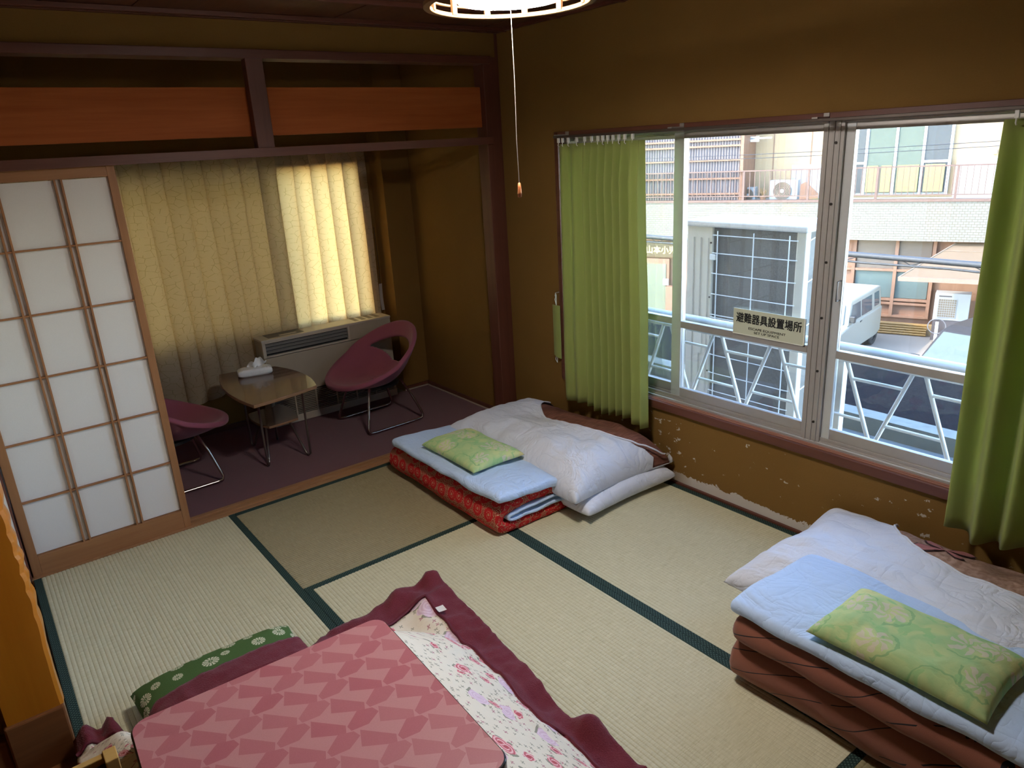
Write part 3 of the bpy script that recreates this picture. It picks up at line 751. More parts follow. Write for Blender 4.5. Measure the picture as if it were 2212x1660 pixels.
def m_pillow():
    m = NT('lime_leaf_print'); v0 = m.co('UV'); wob = m.noise(v0, 22, 2, out=1)
    v = m.n('VectorMath', {0: v0, 1: m.n('VectorMath', {0: m.n('VectorMath', {0: wob, 1: (.5, .5, .5)}, operation='SUBTRACT'), 'Scale': .05}, operation='SCALE')}, operation='ADD')
    v = flat2(m, v)
    n1 = m.noise(v, 7, 2, .5, dist=1.5); n2 = m.noise(v, 11, 2, .5, dist=2)
    col = m.mix(m.band(n1, .35, .65), (.36, .56, .26), (.62, .66, .30)); col = m.mix(m.math('MULTIPLY', m.band(n2, .58, .62), .7), col, (.30, .56, .24))
    col = m.mix(m.math('MULTIPLY', m.band(m.noise(v, 5, 1, dist=1), .60, .70), .75), col, (.66, .55, .25))
    r, a, rn = polar(m, v, 7.5, .8)
    pet = m.math('GREATER_THAN', m.math('SINE', m.math('ADD', m.math('MULTIPLY', a, 7.0), m.math('MULTIPLY', r, 9.0))), -.1)
    f = m.math('MULTIPLY', m.math('MULTIPLY', m.math('LESS_THAN', r, .32), m.math('GREATER_THAN', r, .06)), m.math('MULTIPLY', pet, m.math('GREATER_THAN', rn, .4)))
    col = m.mix(m.math('MULTIPLY', f, .6), col, (.70, .58, .54))
    rg = m.math('MULTIPLY', m.math('LESS_THAN', m.math('ABSOLUTE', m.math('SUBTRACT', r, .40)), .022), m.math('GREATER_THAN', m.math('SINE', m.math('ADD', a, m.math('MULTIPLY', rn, 6.0))), .1))
    col = m.mix(m.math('MULTIPLY', rg, .65), col, (.22, .44, .20))
    return m.done(m.pr(col, .85, m.bump(m.noise(v, 18, 4), .35, .012), spec=.2))
def m_floral():
    m = NT('cream_rose_print'); v0 = m.co('UV')
    wob = m.noise(v0, 26, 2, out=1)
    v = m.n('VectorMath', {0: v0, 1: m.n('VectorMath', {0: m.n('VectorMath', {0: wob, 1: (.5, .5, .5)}, operation='SUBTRACT'), 'Scale': .014}, operation='SCALE')}, operation='ADD')
    v = flat2(m, v)
    col = m.mix(m.noise(v0, 4, 2), (.74, .63, .48), (.80, .71, .57))
    # small sprigs of leaves
    r2, a2, n2 = polar(m, v, 42, 1.0)
    lf = m.math('MULTIPLY', m.math('LESS_THAN', r2, m.math('ADD', .22, m.math('MULTIPLY', m.math('SINE', m.math('MULTIPLY', a2, 4.0)), .14))), m.math('GREATER_THAN', n2, .42))
    col = m.mix(m.math('MULTIPLY', lf, .75), col, (.25, .22, .15))
    col = m.mix(m.math('MULTIPLY', m.math('MULTIPLY', lf, m.math('LESS_THAN', n2, .6)), .8), col, (.52, .22, .24))
    # roses
    r, a, rn = polar(m, v, 10.5, .9)
    sw = m.math('SINE', m.math('ADD', m.math('MULTIPLY', r, 46.0), m.math('MULTIPLY', a, 2.0)))
    rose = m.mix(m.band(sw, -.6, .8), (.58, .13, .15), (.84, .50, .48)); rose = m.mix(m.math('LESS_THAN', r, .09), rose, (.50, .10, .11))
    rose = m.mix(m.math('MULTIPLY', m.math('GREATER_THAN', rn, .8), .7), rose, (.72, .60, .68))
    R = m.math('ADD', m.math('MULTIPLY', rn, .40), .07); R = m.math('ADD', R, m.math('MULTIPLY', m.math('SINE', m.math('MULTIPLY', a, 5.0)), .03))
    leafy = m.math('MULTIPLY', m.math('LESS_THAN', r, m.math('ADD', R, .10)), m.math('GREATER_THAN', m.math('SINE', m.math('ADD', m.math('MULTIPLY', a, 3.0), m.math('MULTIPLY', rn, 9.0))), .35))
    col = m.mix(m.math('MULTIPLY', m.math('MULTIPLY', leafy, m.math('GREATER_THAN', rn, .35)), .8), col, (.20, .19, .13))
    col = m.mix(m.math('MULTIPLY', m.math('LESS_THAN', r, R), m.math('GREATER_THAN', rn, .25)), col, rose)
    return m.done(m.pr(col, .85, m.bump(m.noise(v0, 16, 4, dist=.6), .30, .02), spec=.2))
def m_tabletop():
    m = NT('pink_facet_print'); v = m.co('Object', (1, 1, 1), (0, 0, .35))
    sp = m.n('SeparateXYZ', {0: v}, out=None)
    # staggered kite facets: two skewed lattices compared
    def fr(x): return m.math('FRACT', x)
    k = 14.5
    row = m.math('FLOOR', m.math('MULTIPLY', sp.outputs[1], k))
    ux = m.math('ADD', m.math('MULTIPLY', sp.outputs[0], k * .80), m.math('MULTIPLY', row, .40))
    a = fr(ux); b = fr(m.math('MULTIPLY', sp.outputs[1], k))
    t1 = m.math('GREATER_THAN', a, m.math('ADD', .04, m.math('MULTIPLY', m.math('ABSOLUTE', m.math('SUBTRACT', b, .30)), .45)))
    t2 = m.math('LESS_THAN', a, m.math('SUBTRACT', .99, m.math('MULTIPLY', m.math('ABSOLUTE', m.math('SUBTRACT', b, .72)), .62)))
    pent = m.math('MULTIPLY', m.math('MULTIPLY', t1, t2), m.math('GREATER_THAN', b, m.math('MULTIPLY', a, .30)))
    tri = m.math('MULTIPLY', m.math('LESS_THAN', b, m.math('SUBTRACT', 1.0, m.math('MULTIPLY', a, .62))), m.math('GREATER_THAN', m.math('ADD', b, m.math('MULTIPLY', a, .25)), .18))
    par = m.math('MODULO', m.math('ADD', m.math('FLOOR', ux), row), 2.0)
    par = m.math('GREATER_THAN', m.math('ABSOLUTE', par), .5)
    in1 = m.math('ADD', m.math('MULTIPLY', pent, par), m.math('MULTIPLY', tri, m.math('SUBTRACT', 1.0, par)))
    rn = m.n('TexWhiteNoise', {'Vector': m.n('CombineXYZ', {0: m.math('FLOOR', ux), 1: row, 2: 0.0})}, out=0, noise_dimensions='2D')
    sub = m.math('MULTIPLY', in1, m.math('ADD', .65, m.math('MULTIPLY', rn, .35)))
    gr = m.noise(m.co(), 700, 2)
    base = m.mix(m.math('MULTIPLY', gr, .6), (.52, .20, .20), (.68, .36, .34))
    col = m.mix(m.math('MULTIPLY', sub, .85), base, m.mix(m.math('MULTIPLY', gr, .6), (.40, .082, .105), (.56, .19, .20)))
    return m.done(m.pr(col, .38, spec=.45))
M_CUSH, M_RED, M_RUST, M_PILL, M_FLOR, M_KTOP = m_cushion(), m_redfuton(), m_brownfuton(), m_pillow(), m_floral(), m_tabletop()

# ------------------------------------------------------------------ soft shapes
def smooth_path(pts, n=8):
    P = [Vector((p[0], p[1])) for p in pts]; out = []
    for i in range(len(P) - 1):
        p0 = P[max(i-1, 0)]; p1 = P[i]; p2 = P[i+1]; p3 = P[min(i+2, len(P)-1)]
        for k in range(n):
            t = k / n
            out.append(.5 * ((2*p1) + (p2-p0)*t + (2*p0-5*p1+4*p2-p3)*t*t + (3*p1-p0-3*p2+p3)*t**3))
    return out + [P[-1]]
def ribbon(path, th, y0, y1, ny=34, wob=.005, seed=0, sag=None):   # thick sheet folded in x/z, running along y
    P = smooth_path(path); m = len(P); nrm = []
    for i in range(m):
        d = (P[min(i+1, m-1)] - P[max(i-1, 0)]).normalized(); nrm.append(Vector((-d.y, d.x)))
    ys = [0, .004, .012, .025]; L = abs(y1 - y0); sg_ = 1 if y1 > y0 else -1
    T = [a for a in ys] + [.025 + (L - .05) * k / ny for k in range(1, ny)] + [L - a for a in reversed(ys)]
    F = [.45, .78, .94, 1] + [1] * (ny - 1) + [1, .94, .78, .45]
    nc = 5; vs = []; fs = []; uvs = []; ul = []
    n_out = 2 * m + 2 * nc
    def outline(f):
        o = []
        for i in range(m): o.append((P[i] + nrm[i] * th / 2 * f, i))
        d = (P[-1] - P[-2]).normalized()
        for k in range(1, nc + 1):
            t = PI * k / (nc + 1); o.append((P[-1] + (nrm[-1] * math.cos(t) + d * math.sin(t)) * th / 2 * f, m - 1))
        for i in reversed(range(m)): o.append((P[i] - nrm[i] * th / 2 * f, i))
        d = (P[0] - P[1]).normalized()
        for k in range(1, nc + 1):
            t = PI * k / (nc + 1); o.append((P[0] + (-nrm[0] * math.cos(t) + d * math.sin(t)) * th / 2 * f, 0))
        return o
    base = outline(1); acc = 0; ul = [0]
    for k in range(1, n_out): acc += (base[k][0] - base[k-1][0]).length; ul.append(acc)
    for j, t in enumerate(T):
        y = y0 + sg_ * t
        for k, (p, i) in enumerate(outline(F[j])):
            w = wob * nz(p.x * 9 + seed, y * 6, p.y * 12 + seed)
            z = p.y + w + (sag(p.x, y) if sag else 0)
            vs.append((p.x + w, y + 1.2 * wob * nz(p.x * 14, p.y * 30, seed + 5) * (1 - F[j]) * 2, max(.002, z)))
    R = len(T)
    for j in range(R - 1):
        for k in range(n_out):
            l = (k + 1) % n_out; f = (j*n_out+k, (j+1)*n_out+k, (j+1)*n_out+l, j*n_out+l)
            fs.append(f if sg_ < 0 else f[::-1]); u2 = ul[l] if l else acc
            q = [(ul[k], T[j]), (ul[k], T[j+1]), (u2, T[j+1]), (u2, T[j])]
            uvs.append(q if sg_ < 0 else q[::-1])
    mb = MB().add(vs, fs, uvs)
    for j in (0, R - 1):     # end caps between the two faces of the sheet
        cf = []; cu = []
        for i in range(m - 1):
            a, b = i, i + 1; c, d = m + nc + (m - 1 - b), m + nc + (m - 1 - a)
            f = tuple(j*n_out + q for q in (a, b, c, d)); flip = (j == 0) == (sg_ < 0)
            g = [(ul[a], 0), (ul[b], 0), (ul[b], th), (ul[a], th)]
            cf.append(f if flip else f[::-1]); cu.append(g if flip else g[::-1])
        for st_, cnt, ref in ((m - 1, nc, m - 1), (2*m + nc - 1, nc, 0)):
            f = [ (st_ + q) % n_out for q in range(nc + 2)]; f = tuple(j*n_out + q for q in f)
            cf.append(f if (j == 0) == (sg_ < 0) else f[::-1]); cu.append([(0, 0)] * len(f))
        mb.f += [list(f) for f in cf]; mb.uv += cu; mb.m += [0] * len(cf)
    return mb

def puff(x0, x1, y0, y1, h, seam, nx=44, ny=60, pw=3.2, wr=.010, seed=0, zf=None, low=.012, pinch=.03, inset=0.0, hole=None, flat=2.4, pwr=None):
    """closed soft body (pillow, quilt): returns mesh and its top-height function; hole = ellipse cut out of the upper side"""
    cx, cy, hx, hy = (x0+x1)/2, (y0+y1)/2, (x1-x0)/2 - inset, (y1-y0)/2 - inset
    def plan(a, b):
        k = 1 - pinch * (1 - abs(b) ** 2) * abs(a) ** 3; l = 1 - pinch * (1 - abs(a) ** 2) * abs(b) ** 3
        return cx + hx * a * k, cy + hy * b * l
    def prof(a, b):
        fa = max(0, 1 - abs(a) ** (pw if a < 0 else pwr or pw)) ** (1 / flat); fb = max(0, 1 - abs(b) ** (pw + 2)) ** (1 / flat); return fa * fb
    def top(a, b):
        x, y = plan(a, b); p = prof(a, b)
        w = wr * (nz(x * 5 + seed, y * 3.2) + .7 * nz(x * 11 + seed, y * 7, 2) + .35 * nz(x * 22, y * 17 + seed, 5)) * min(1, p * 1.6)
        z = seam + (h - seam) * p + w - inset
        if zf: z += zf(x, y) * p
        return (x, y, z)
    def bot(a, b):
        x, y = plan(a, b); p = prof(a, b)
        return (x, y, seam - (seam - low) * min(1, p * 1.2))
    fu = lambda u: math.sin((u - .5) * PI) * .35 + (2 * u - 1) * .65
    mb = MB()
    def hq(x, y):
        ex, ey, rx, ry = hole; q = math.hypot((x-ex)/rx, (y-ey)/ry)
        g = math.hypot((x-ex)/rx**2, (y-ey)/ry**2) / max(q, 1e-4); return q, .62 * 2.4 * max(hx / nx, hy / ny) * g
    def tu(u, v):
        a, b = fu(u), fu(v)
        if hole:
            x, y = plan(a, b); ex, ey, rx, ry = hole; q, tol = hq(x, y)
            if abs(q - 1) < tol and q > 0:
                X, Y = ex + (x-ex)/q, ey + (y-ey)/q; a, b = a + (X - x) / hx, b + (Y - y) / hy
        return top(a, b)
    def keep(u, v):
        if not hole: return True
        for du in (-.5, .5):
            for dv_ in (-.5, .5):
                q, tol = hq(*plan(fu(u + du / nx), fu(v + dv_ / ny)))
                if q > 1 + tol: return True
        return False
    uvf = lambda u, v: (u * (x1 - x0), v * (y1 - y0))
    mb.grid(tu, nx, ny, uvf, keep)
    k = len(mb.f); mb.grid(lambda u, v: bot(fu(u), fu(v)), nx, ny, uvf)
    for i in range(k, len(mb.f)): mb.f[i] = mb.f[i][::-1]; mb.uv[i] = mb.uv[i][::-1]
    if hole:
        pass
    def topxy(x, y):
        a = max(-1, min(1, (x-cx)/hx)); b = max(-1, min(1, (y-cy)/hy)); return top(a, b)[2]
    return mb, topxy
def weld(o, d=.0008):
    m = o.modifiers.new('weld', 'WELD'); m.merge_threshold = d
    return o

# ------------------------------------------------------------------ first futon set
f1 = thing('folded_futon', 'folded futon mattress with red flower print and white sheet, near the alcove', 'futon', (0, 0, 0))
obj('mattress', ribbon([(-.560, .030), (-.75, .029), (-.985, .031), (-1.030, .055), (-1.036, .088), (-1.005, .126), (-.85, .142), (-.655, .128)], .056, -.125, -1.160, seed=1), M_RED, f1, smooth=True)
obj('sheet', ribbon([(-.585, .069), (-.80, .068), (-.955, .071), (-.985, .085), (-.955, .100), (-.80, .1035), (-.64, .094)], .019, -.125, -1.168, seed=3, wob=.008), M_WHITE, f1, smooth=True)
obj('sheet', ribbon([(-.640, .082), (-.612, .098), (-.605, .135), (-.640, .172), (-.80, .193), (-.98, .203), (-1.045, .203)], .046, -.185, -1.190, seed=8, wob=.009), M_WHITE, f1, smooth=True)
pm, pf = puff(-1.010, -.690, -.925, -.430, .072, .026, 40, 56, 3.0, .007, 4, pinch=.05)
p1 = tag(weld(obj('pillow', pm, M_PILL, smooth=True, loc=(0, 0, .219))), 'small lime print pillow on the red flowered futon', 'pillow', 'lime print pillows')
dv = thing('duvet', 'folded white duvet whose cover opening shows brown, by the red futon', 'duvet', (0, 0, 0))
H1 = (-.085, -.880, .255, .455)
zf1 = lambda x, y: .020 * math.sin((y + .2) * 5) - .03 * sst(-.25, .0, x)
cm, cf = puff(-.725, -.022, -1.345, -.165, .295, .130, 80, 120, 3.8, .020, 2, zf1, hole=H1, pinch=.060, pwr=9, low=.10)
obj('cover', cm, M_COVER, dv, smooth=True).modifiers.new('weld', 'WELD').merge_threshold = .0008
qm, qf = puff(-.725, -.022, -1.345, -.165, .295, .130, 60, 90, 3.8, .020, 2, zf1, pinch=.060, inset=.012, low=.11, pwr=9)
def m_bq(name, c1, c2, stripes):
    m = NT(name); v = m.co('UV'); n = m.noise(m.co('UV', (12, 160, 1) if stripes else (60, 60, 1)), 1, 3); b = m.noise(v, 6, 3)
    col = m.mix(m.band(n, .35, .65), c1, c2); col = m.mix(m.math('MULTIPLY', m.band(b, .5, .7), .6), col, [c * .55 for c in c1])
    return m.done(m.pr(col, .7, m.bump(n, .4, .006), spec=.25))
def hem(H, zfun, par):
    ex, ey, rx, ry = H; p = []
    for k in range(121):
        t = PI / 2 + PI * k / 120 ; x, y = ex + rx * math.cos(t), ey + ry * math.sin(t)
        if x < -.05: p.append((x, y, zfun(x, y) + .001))
    obj('hem', MB().tube(p, .0045, 6), M_COVER, par, smooth=True)
hem(H1, cf, dv)
lm, _ = puff(-.665, -.030, -1.372, -.190, .150, .060, 50, 70, 3.6, .010, 31, pinch=.05, low=.004)
weld(obj('cover_fold', lm, M_COVER, dv, smooth=True))
weld(obj('quilt', qm, m_bq('brown_quilt', (.16, .062, .045), (.30, .13, .09), True), dv, smooth=True))

# ------------------------------------------------------------------ second futon set
f2 = thing('folded_futon', 'folded rust brown futon mattress with black stem print beneath the second green curtain', 'futon', (0, 0, 0))
sag2 = lambda x, y: -.012 * sst(-2.7, -3.4, y)
obj('mattress', ribbon([(-.58, .080), (-.75, .081), (-.90, .082), (-.965, .084)], .150, -2.430, -3.66, 40, .010, 11), M_RUST, f2, smooth=True)
obj('mattress', ribbon([(-.58, .205), (-.75, .210), (-.92, .212), (-.995, .208)], .092, -2.440, -3.66, 40, .012, 15), M_RUST, f2, smooth=True)
obj('sheet', ribbon([(-.57, .185), (-.553, .235), (-.58, .268), (-.75, .285), (-.92, .292), (-1.012, .284)], .050, -2.425, -3.66, 40, .010, 21), M_WHITE, f2, smooth=True)
pm, pf = puff(-1.025, -.705, -3.180, -2.690, .078, .026, 44, 60, 3.0, .011, 9, pinch=.05)
tag(weld(obj('pillow', pm, M_PILL, smooth=True, loc=(0, 0, .306))), 'small lime print pillow on the rust brown futon', 'pillow', 'lime print pillows')
d2 = thing('duvet', 'folded white duvet with butterfly-print opening, by the rust brown futon', 'duvet', (0, 0, 0))
H2 = (-.055, -3.055, .285, .545)
zf2 = lambda x, y: .016 * math.sin((y + 2.2) * 4) - .03 * sst(-.25, .0, x)
lm, _ = puff(-.585, -.030, -3.68, -2.225, .150, .060, 50, 70, 3.6, .010, 35, pinch=.05, low=.004)
weld(obj('cover_fold', lm, M_COVER, d2, smooth=True))
cm, cf2 = puff(-.745, -.022, -3.68, -2.195, .300, .135, 80, 130, 3.8, .020, 6, zf2, hole=H2, pinch=.06, pwr=9, low=.10)
weld(obj('cover', cm, M_COVER, d2, smooth=True)); hem(H2, cf2, d2)
qm, qf2 = puff(-.745, -.022, -3.68, -2.195, .300, .135, 60, 100, 3.8, .020, 6, zf2, pinch=.06, inset=.012, low=.11, pwr=9)
weld(obj('quilt', qm, m_bq('tan_quilt', (.30, .17, .12), (.48, .31, .24), False), d2, smooth=True))
def decal(outline, cx, cy, ang, sc_, zfun, lift):   # flat print patch lying on the quilt
    mb = MB(); c, s_ = math.cos(ang), math.sin(ang); n = len(outline); rings = 5; vs = []; fs = []
    for r in range(1, rings + 1):
        for x, y in outline:
            X = cx + sc_ * r / rings * (x * c - y * s_); Y = cy + sc_ * r / rings * (x * s_ + y * c); vs.append((X, Y, zfun(X, Y) + lift))
    X, Y = cx, cy; vs.append((X, Y, zfun(X, Y) + lift)); k = len(vs) - 1
    for i in range(n):
        fs.append((k, i, (i+1) % n))
        for r in range(rings - 1): fs.append((r*n+i, (r+1)*n+i, (r+1)*n+(i+1) % n, r*n+(i+1) % n))
    return mb.add(vs, fs)
wing = [(0, 0), (.35, .30), (.75, .42), (1.05, .32), (1.1, .05), (.85, -.15), (.45, -.12)]
wing2 = [(x * .8, y * .8) for x, y in wing]
bx_, by_ = -.185, -2.735
for a, s_, mm, lf in ((2.0, .105, (.05, .02, .02), .003), (.9, .085, (.05, .02, .02), .003), (-.9, .10, (.05, .02, .02), .003), (-2.1, .07, (.05, .02, .02), .003)):
    obj('butterfly_print', decal(wing, bx_, by_, a, s_, qf2, lf), plain('print_black', mm, .8), d2)
    obj('butterfly_print', decal([(x * .82 + .12, y * .72 + .03) for x, y in wing], bx_, by_, a, s_, qf2, lf + .002), plain('print_rose', (.42, .16, .15), .8), d2)

# ------------------------------------------------------------------ kotatsu: heated low table, quilt, floor cushion
kt = thing('kotatsu_table', 'square low heated table with pink faceted top and black rim', 'table', (-2.356, -2.158, 0), math.radians(-2.5))
def rsq(h, r, n=8):
    p = []
    for cx, cy, a0 in ((h-r, h-r, 0), (-h+r, h-r, PI/2), (-h+r, -h+r, PI), (h-r, -h+r, 1.5*PI)):
        for k in range(n + 1): a = a0 + PI/2*k/n; p.append((cx + r*math.cos(a), cy + r*math.sin(a)))
    return p
obj('board', MB().prism(rsq(.362, .045), .342, .379), plain('black_lacquer', (.016, .010, .009), .25), kt, bevel=.006, seg=3)
obj('top_inlay', MB().prism(rsq(.357, .042), .378, .3806), M_KTOP, kt)
obj('frame', MB().box(-.30, .30, -.30, .30, .27, .325), m_wdx, kt)
for sx in (-1, 1):
    for sy in (-1, 1): obj('leg', MB().box(sx*.27-.025, sx*.27+.025, sy*.27-.025, sy*.27+.025, 0, .28), m_wdz, kt)
M_CS = (-2.375, -1.435)
cm, cush_top = puff(-2.648, -2.090, -1.640, -1.205, .130, .055, 44, 40, 3.2, .004, 12, pinch=.04, low=.004)
tag(weld(obj('floor_cushion', cm, M_CUSH, smooth=True)), 'moss green floor cushion with white flower print tucked under the quilt', 'cushion')

kq = thing('kotatsu_quilt', 'cream rose-print quilt with burgundy fleece border under the low table', 'quilt', (0, 0, 0))
XR = [(-3.3, -1.640), (-2.56, -1.545), (-2.40, -1.530), (-2.30, -1.535), (-2.25, -1.580), (-1.96, -1.528), (-1.60, -1.49), (-1.25, -1.462)]
YF = [(-2.84, -1.335), (-2.73, -1.325), (-2.655, -1.44), (-2.60, -1.415), (-2.35, -1.395), (-2.13, -1.400), (-2.07, -1.350), (-1.97, -1.300), (-1.80, -1.30), (-1.66, -1.265), (-1.58, -1.275), (-1.46, -1.248)]
QX0, QY0 = -2.832, -3.05
def qz(x, y):
    cx, cy, c, s_ = -2.356, -2.158, math.cos(math.radians(2.5)), math.sin(math.radians(2.5))
    lx, ly = (x-cx)*c - (y-cy)*s_, (x-cx)*s_ + (y-cy)*c
    dx, dy = max(0, abs(lx) - .34), max(0, abs(ly) - .34); d = math.hypot(dx, dy)
    z = .022 + .300 * (1 - min(1, d / .40) ** 1.15)
    k = sst(.05, .25, d)
    z += k * (.022 * nz(x * 6, y * 6) + .014 * nz(x * 13, y * 12, 3) + .010 * abs(nz(x * 9 + 4, y * 20, 1)))
    cw = sst(-2.72, -2.60, x) * (1 - sst(-2.12, -2.04, x)) * sst(-1.85, -1.60, y)
    z = max(z, (cush_top(x, y) if -1.64 < y < -1.2 and -2.648 < x < -2.09 else .05) * cw + .014 * cw + .008)
    lw = 1 - sst(-2.72, -2.66, x)
    z += lw * sst(-1.75, -1.45, y) * (.060 + .018 * math.cos((x + 2.722) * 88) * sst(-1.50, -1.36, y))
    # upstanding fleece folds
    for bx, by, r, h in ((-1.66, -1.29, .05, .035), (-1.50, -1.275, .05, .030), (-1.56, -2.31, .05, .055), (-1.60, -1.40, .05, .03), (-1.60, -2.02, .06, .015)):
        z += h * math.exp(-((x-bx)**2 + (y-by)**2) / r**2)
    return max(.012, z)
def quilt_pt(u, v):
    y1 = -1.3; x = QX0; 
    for _ in range(4):
        xr = interp(XR, lerp(QY0, y1, v)); x = lerp(QX0, xr, u); y1 = interp(YF, x)
    y = lerp(QY0, y1, v); return (x, y, qz(x, y))
NU, NV = 120, 150
bu, bv = .912, .930
bvf = lambda u: .962 if u < .115 else bv
def quv(u, v):
    x, y, z = quilt_pt(u, v); dx, dy = max(0, abs(x + 2.356) - .34), max(0, abs(y + 2.158) - .34); w = dx / (dx + dy) if dx + dy > 0 else .5
    return (x - .75 * z * w, y - .75 * z * (1 - w))
hidden_near = lambda u, v: not (u < .085 and v < .66)     # the quilt stops at the box beside the table
obj('rose_panel', MB().grid(quilt_pt, NU, NV, quv, lambda u, v: u < bu and v < bvf(u) and hidden_near(u, v)), M_FLOR, kq, smooth=True, solid=.012)
fl = MB().grid(lambda u, v: (lambda p: (p[0], p[1], p[2] + .006 + .006 * nz(p[0] * 24, p[1] * 24) + .004 * nz(p[0] * 50, p[1] * 50, 3)))(quilt_pt(u, v)), NU, NV, quv, lambda u, v: u > bu or v > bvf(u))
obj('fleece_border', fl, M_FLEECE, kq, smooth=True, solid=.022)
pts = [quilt_pt(bu, k / 80 * bv) for k in range(81)]; pts = [(x, y, z + .006) for x, y, z in pts]
obj('piping', MB().tube(pts, .006, 6), plain('piping_red', (.12, .006, .018), .7), kq, smooth=True)
pts = [quilt_pt(k / 80 * bu, bvf(k / 80 * bu)) for k in range(81)]; pts = [(x, y, z + .006) for x, y, z in pts]
obj('piping', MB().tube(pts, .006, 6), plain('piping_red', (.12, .006, .018), .7), kq, smooth=True)
tx, ty, tz = quilt_pt(bu, .865)
obj('care_label', MB().grid(lambda u, v: (tx + .030 * u, ty + .030 - .030 * v - .008 * u, qz(tx + .03*u, ty + .03 - .03*v) + .020 + .008 * u), 3, 3), plain('label_white', (.78, .74, .70), .7), kq, solid=.001)

# ------------------------------------------------------------------ dark box with tan rim beside the table
bxx = thing('wooden_box', 'dark wooden box with tan rim in the near corner beside the low table', 'box', (-2.79, -2.12, 0))
m_tan = wood('tan_rim', (.52, .30, .08), (.62, .38, .12), 'X', .5); m_dkb = plain('dark_box', (.022, .013, .009), .45)
obj('body', MB().box(-.048, .036, -.30, .195, .004, .36), m_dkb, bxx, bevel=.003)
obj('lid', MB().box(-.046, .018, -.30, .180, .36, .425).box(.018, .036, -.30, .150, .36, .415), m_dkb, bxx, bevel=.003)
obj('rim', MB().box(-.048, .034, .180, .198, .36, .440), m_tan, bxx, bevel=.002)
obj('rim', MB().box(.018, .046, .150, .198, .36, .446), m_tan, bxx, bevel=.002)

# ------------------------------------------------------------------ pendant lamp
LX, LY = -1.390, -1.876
lp = thing('pendant_lamp', 'round wooden ring pendant lamp with lit diffuser and pull cord', 'lamp', (LX, LY, 2.13))
m_ring = wood('lamp_ring_wood', (.22, .115, .045), (.30, .16, .068), 'X', .5)
def ring(z0, z1, r0, r1): return MB().lathe([(r0, z0), (r1, z0), (r1, z1), (r0, z1)], 72, closed=True)
for z0, z1, r0, r1 in ((0, .012, .222, .242), (.028, .034, .228, .238), (.052, .058, .228, .238), (.076, .082, .228, .238), (.098, .112, .222, .242)):
    obj('ring', ring(z0, z1, r0, r1), m_ring, lp, bevel=.002)
sl0 = None
for k in range(12):
    a = 2 * PI * (k + .35) / 12
    if sl0 is None: sl0 = obj('slat', MB().box(.218, .227, -.009, .009, .006, .104), m_ring, lp, rot=(0, 0, a))
    else: shared('slat', sl0, lp, (0, 0, 0), (0, 0, a))
obj('reflector', MB().lathe([(.0, .150), (.10, .148), (.205, .122), (.2035, .119), (.10, .144), (.0, .146)], 48), plain('reflector_white', (.75, .75, .75), .4), lp, smooth=True)
me_ = NT('lamp_glow'); em = me_.done(me_.n('Emission', {'Color': (1.0, .95, .89, 1), 'Strength': 92.0}))
obj('diffuser', MB().lathe([(.0, .004), (.10, .006), (.144, .010), (.155, .020), (.152, .036), (.12, .052), (.0, .056)], 48), em, lp, smooth=True)
obj('diffuser_rim', ring(.028, .036, .154, .161), plain('rim_white', (.8, .8, .8), .4), lp)
for k in range(3):
    a = 2 * PI * k / 3; obj('diffuser_bracket', MB().bar((.157*math.cos(a), .157*math.sin(a), .034), (.222*math.cos(a), .222*math.sin(a), .105), .008, .003), plain('rim_white', (.8, .8, .8), .4), lp)
obj('switch_stem', MB().tube([(-.035, .0, .008), (-.035, 0, -.014)], .006, 8), plain('rim_white', (.8, .8, .8), .4), lp)
obj('ceiling_cord', MB().tube([(0, 0, .148), (0, 0, ZC - 2.13)], .004, 8), M_BLACK, lp)
obj('ceiling_rose', MB().tube([(0, 0, ZC - 2.13 - .03), (0, 0, ZC - 2.13 + .004)], .045, 24), plain('rose_white', (.6, .58, .52), .5), lp)
cordp = [(0, 0, .035), (.001, 0, -.05), (.003, .001, -.2), (-.001, .0, -.36), (.001, 0, -.48)]
obj('pull_cord', MB().tube(cordp, .0010, 6), plain('cord_white', (.30, .26, .23), .7), lp)
obj('pull_knob', MB().lathe([(.0, -.478), (.0035, -.479), (.0055, -.492), (.0065, -.508), (.006, -.520), (.0, -.522)], 12, (.001, 0)), plain('knob_amber', (.52, .18, .07), .25), lp, smooth=True)

# ------------------------------------------------------------------ outside: ledge, railing, condenser
M_ROOFG = plain('blue_grey_sheet', (.17, .20, .215), .6, .1, nscale=6, var=.2)
struct(obj('roof_ledge', MB().box(.14, 1.60, -6.0, 2.5, -.16, -.10), M_ROOFG))
struct(obj('kerb_parapet', MB().box(1.53, 1.66, -6.0, 2.5, -.30, .015), plain('weathered_concrete', (.15, .155, .135), .9, nscale=14, var=.25, bump=.4)))
struct(obj('wall_outer_below', MB().box(.14, 1.58, -6.0, 2.5, -3.7, -.16), plain('outer_wall', (.45, .42, .36), .9)))
struct(obj('roof_house', MB().box(-4.0, .16, -6.0, 1.44, 2.9, 3.6).box(-.0, .14, -6.0, -4.05, -.16, 2.9).box(-4.0, .14, 1.44, 1.5, 2.5, 2.9), plain('outer_wall', (.45, .42, .36), .9)))
rl = thing('balcony_railing', 'white tubular window railing with zigzag bars outside the window', 'railing', (.5, -2.0, -.10))
def rp(name, mb, m=M_WPAINT, **k):
    mb.v = [(x - .5, y + 2.0, z + .10) for x, y, z in mb.v]; return obj(name, mb, m, rl, **k)
rp('top_rail', MB().tube([(.5, .6, .746), (.5, -5.2, .746)], .030, 14), plain('rail_grey_white', (.62, .66, .68), .4, nscale=40, var=.08), smooth=True)
rp('upper_bar', MB().tube([(.5, .6, .690), (.5, -5.2, .690)], .010, 8)); rp('lower_bar', MB().tube([(.5, .6, .20), (.5, -5.2, .20)], .012, 8))
per = .362
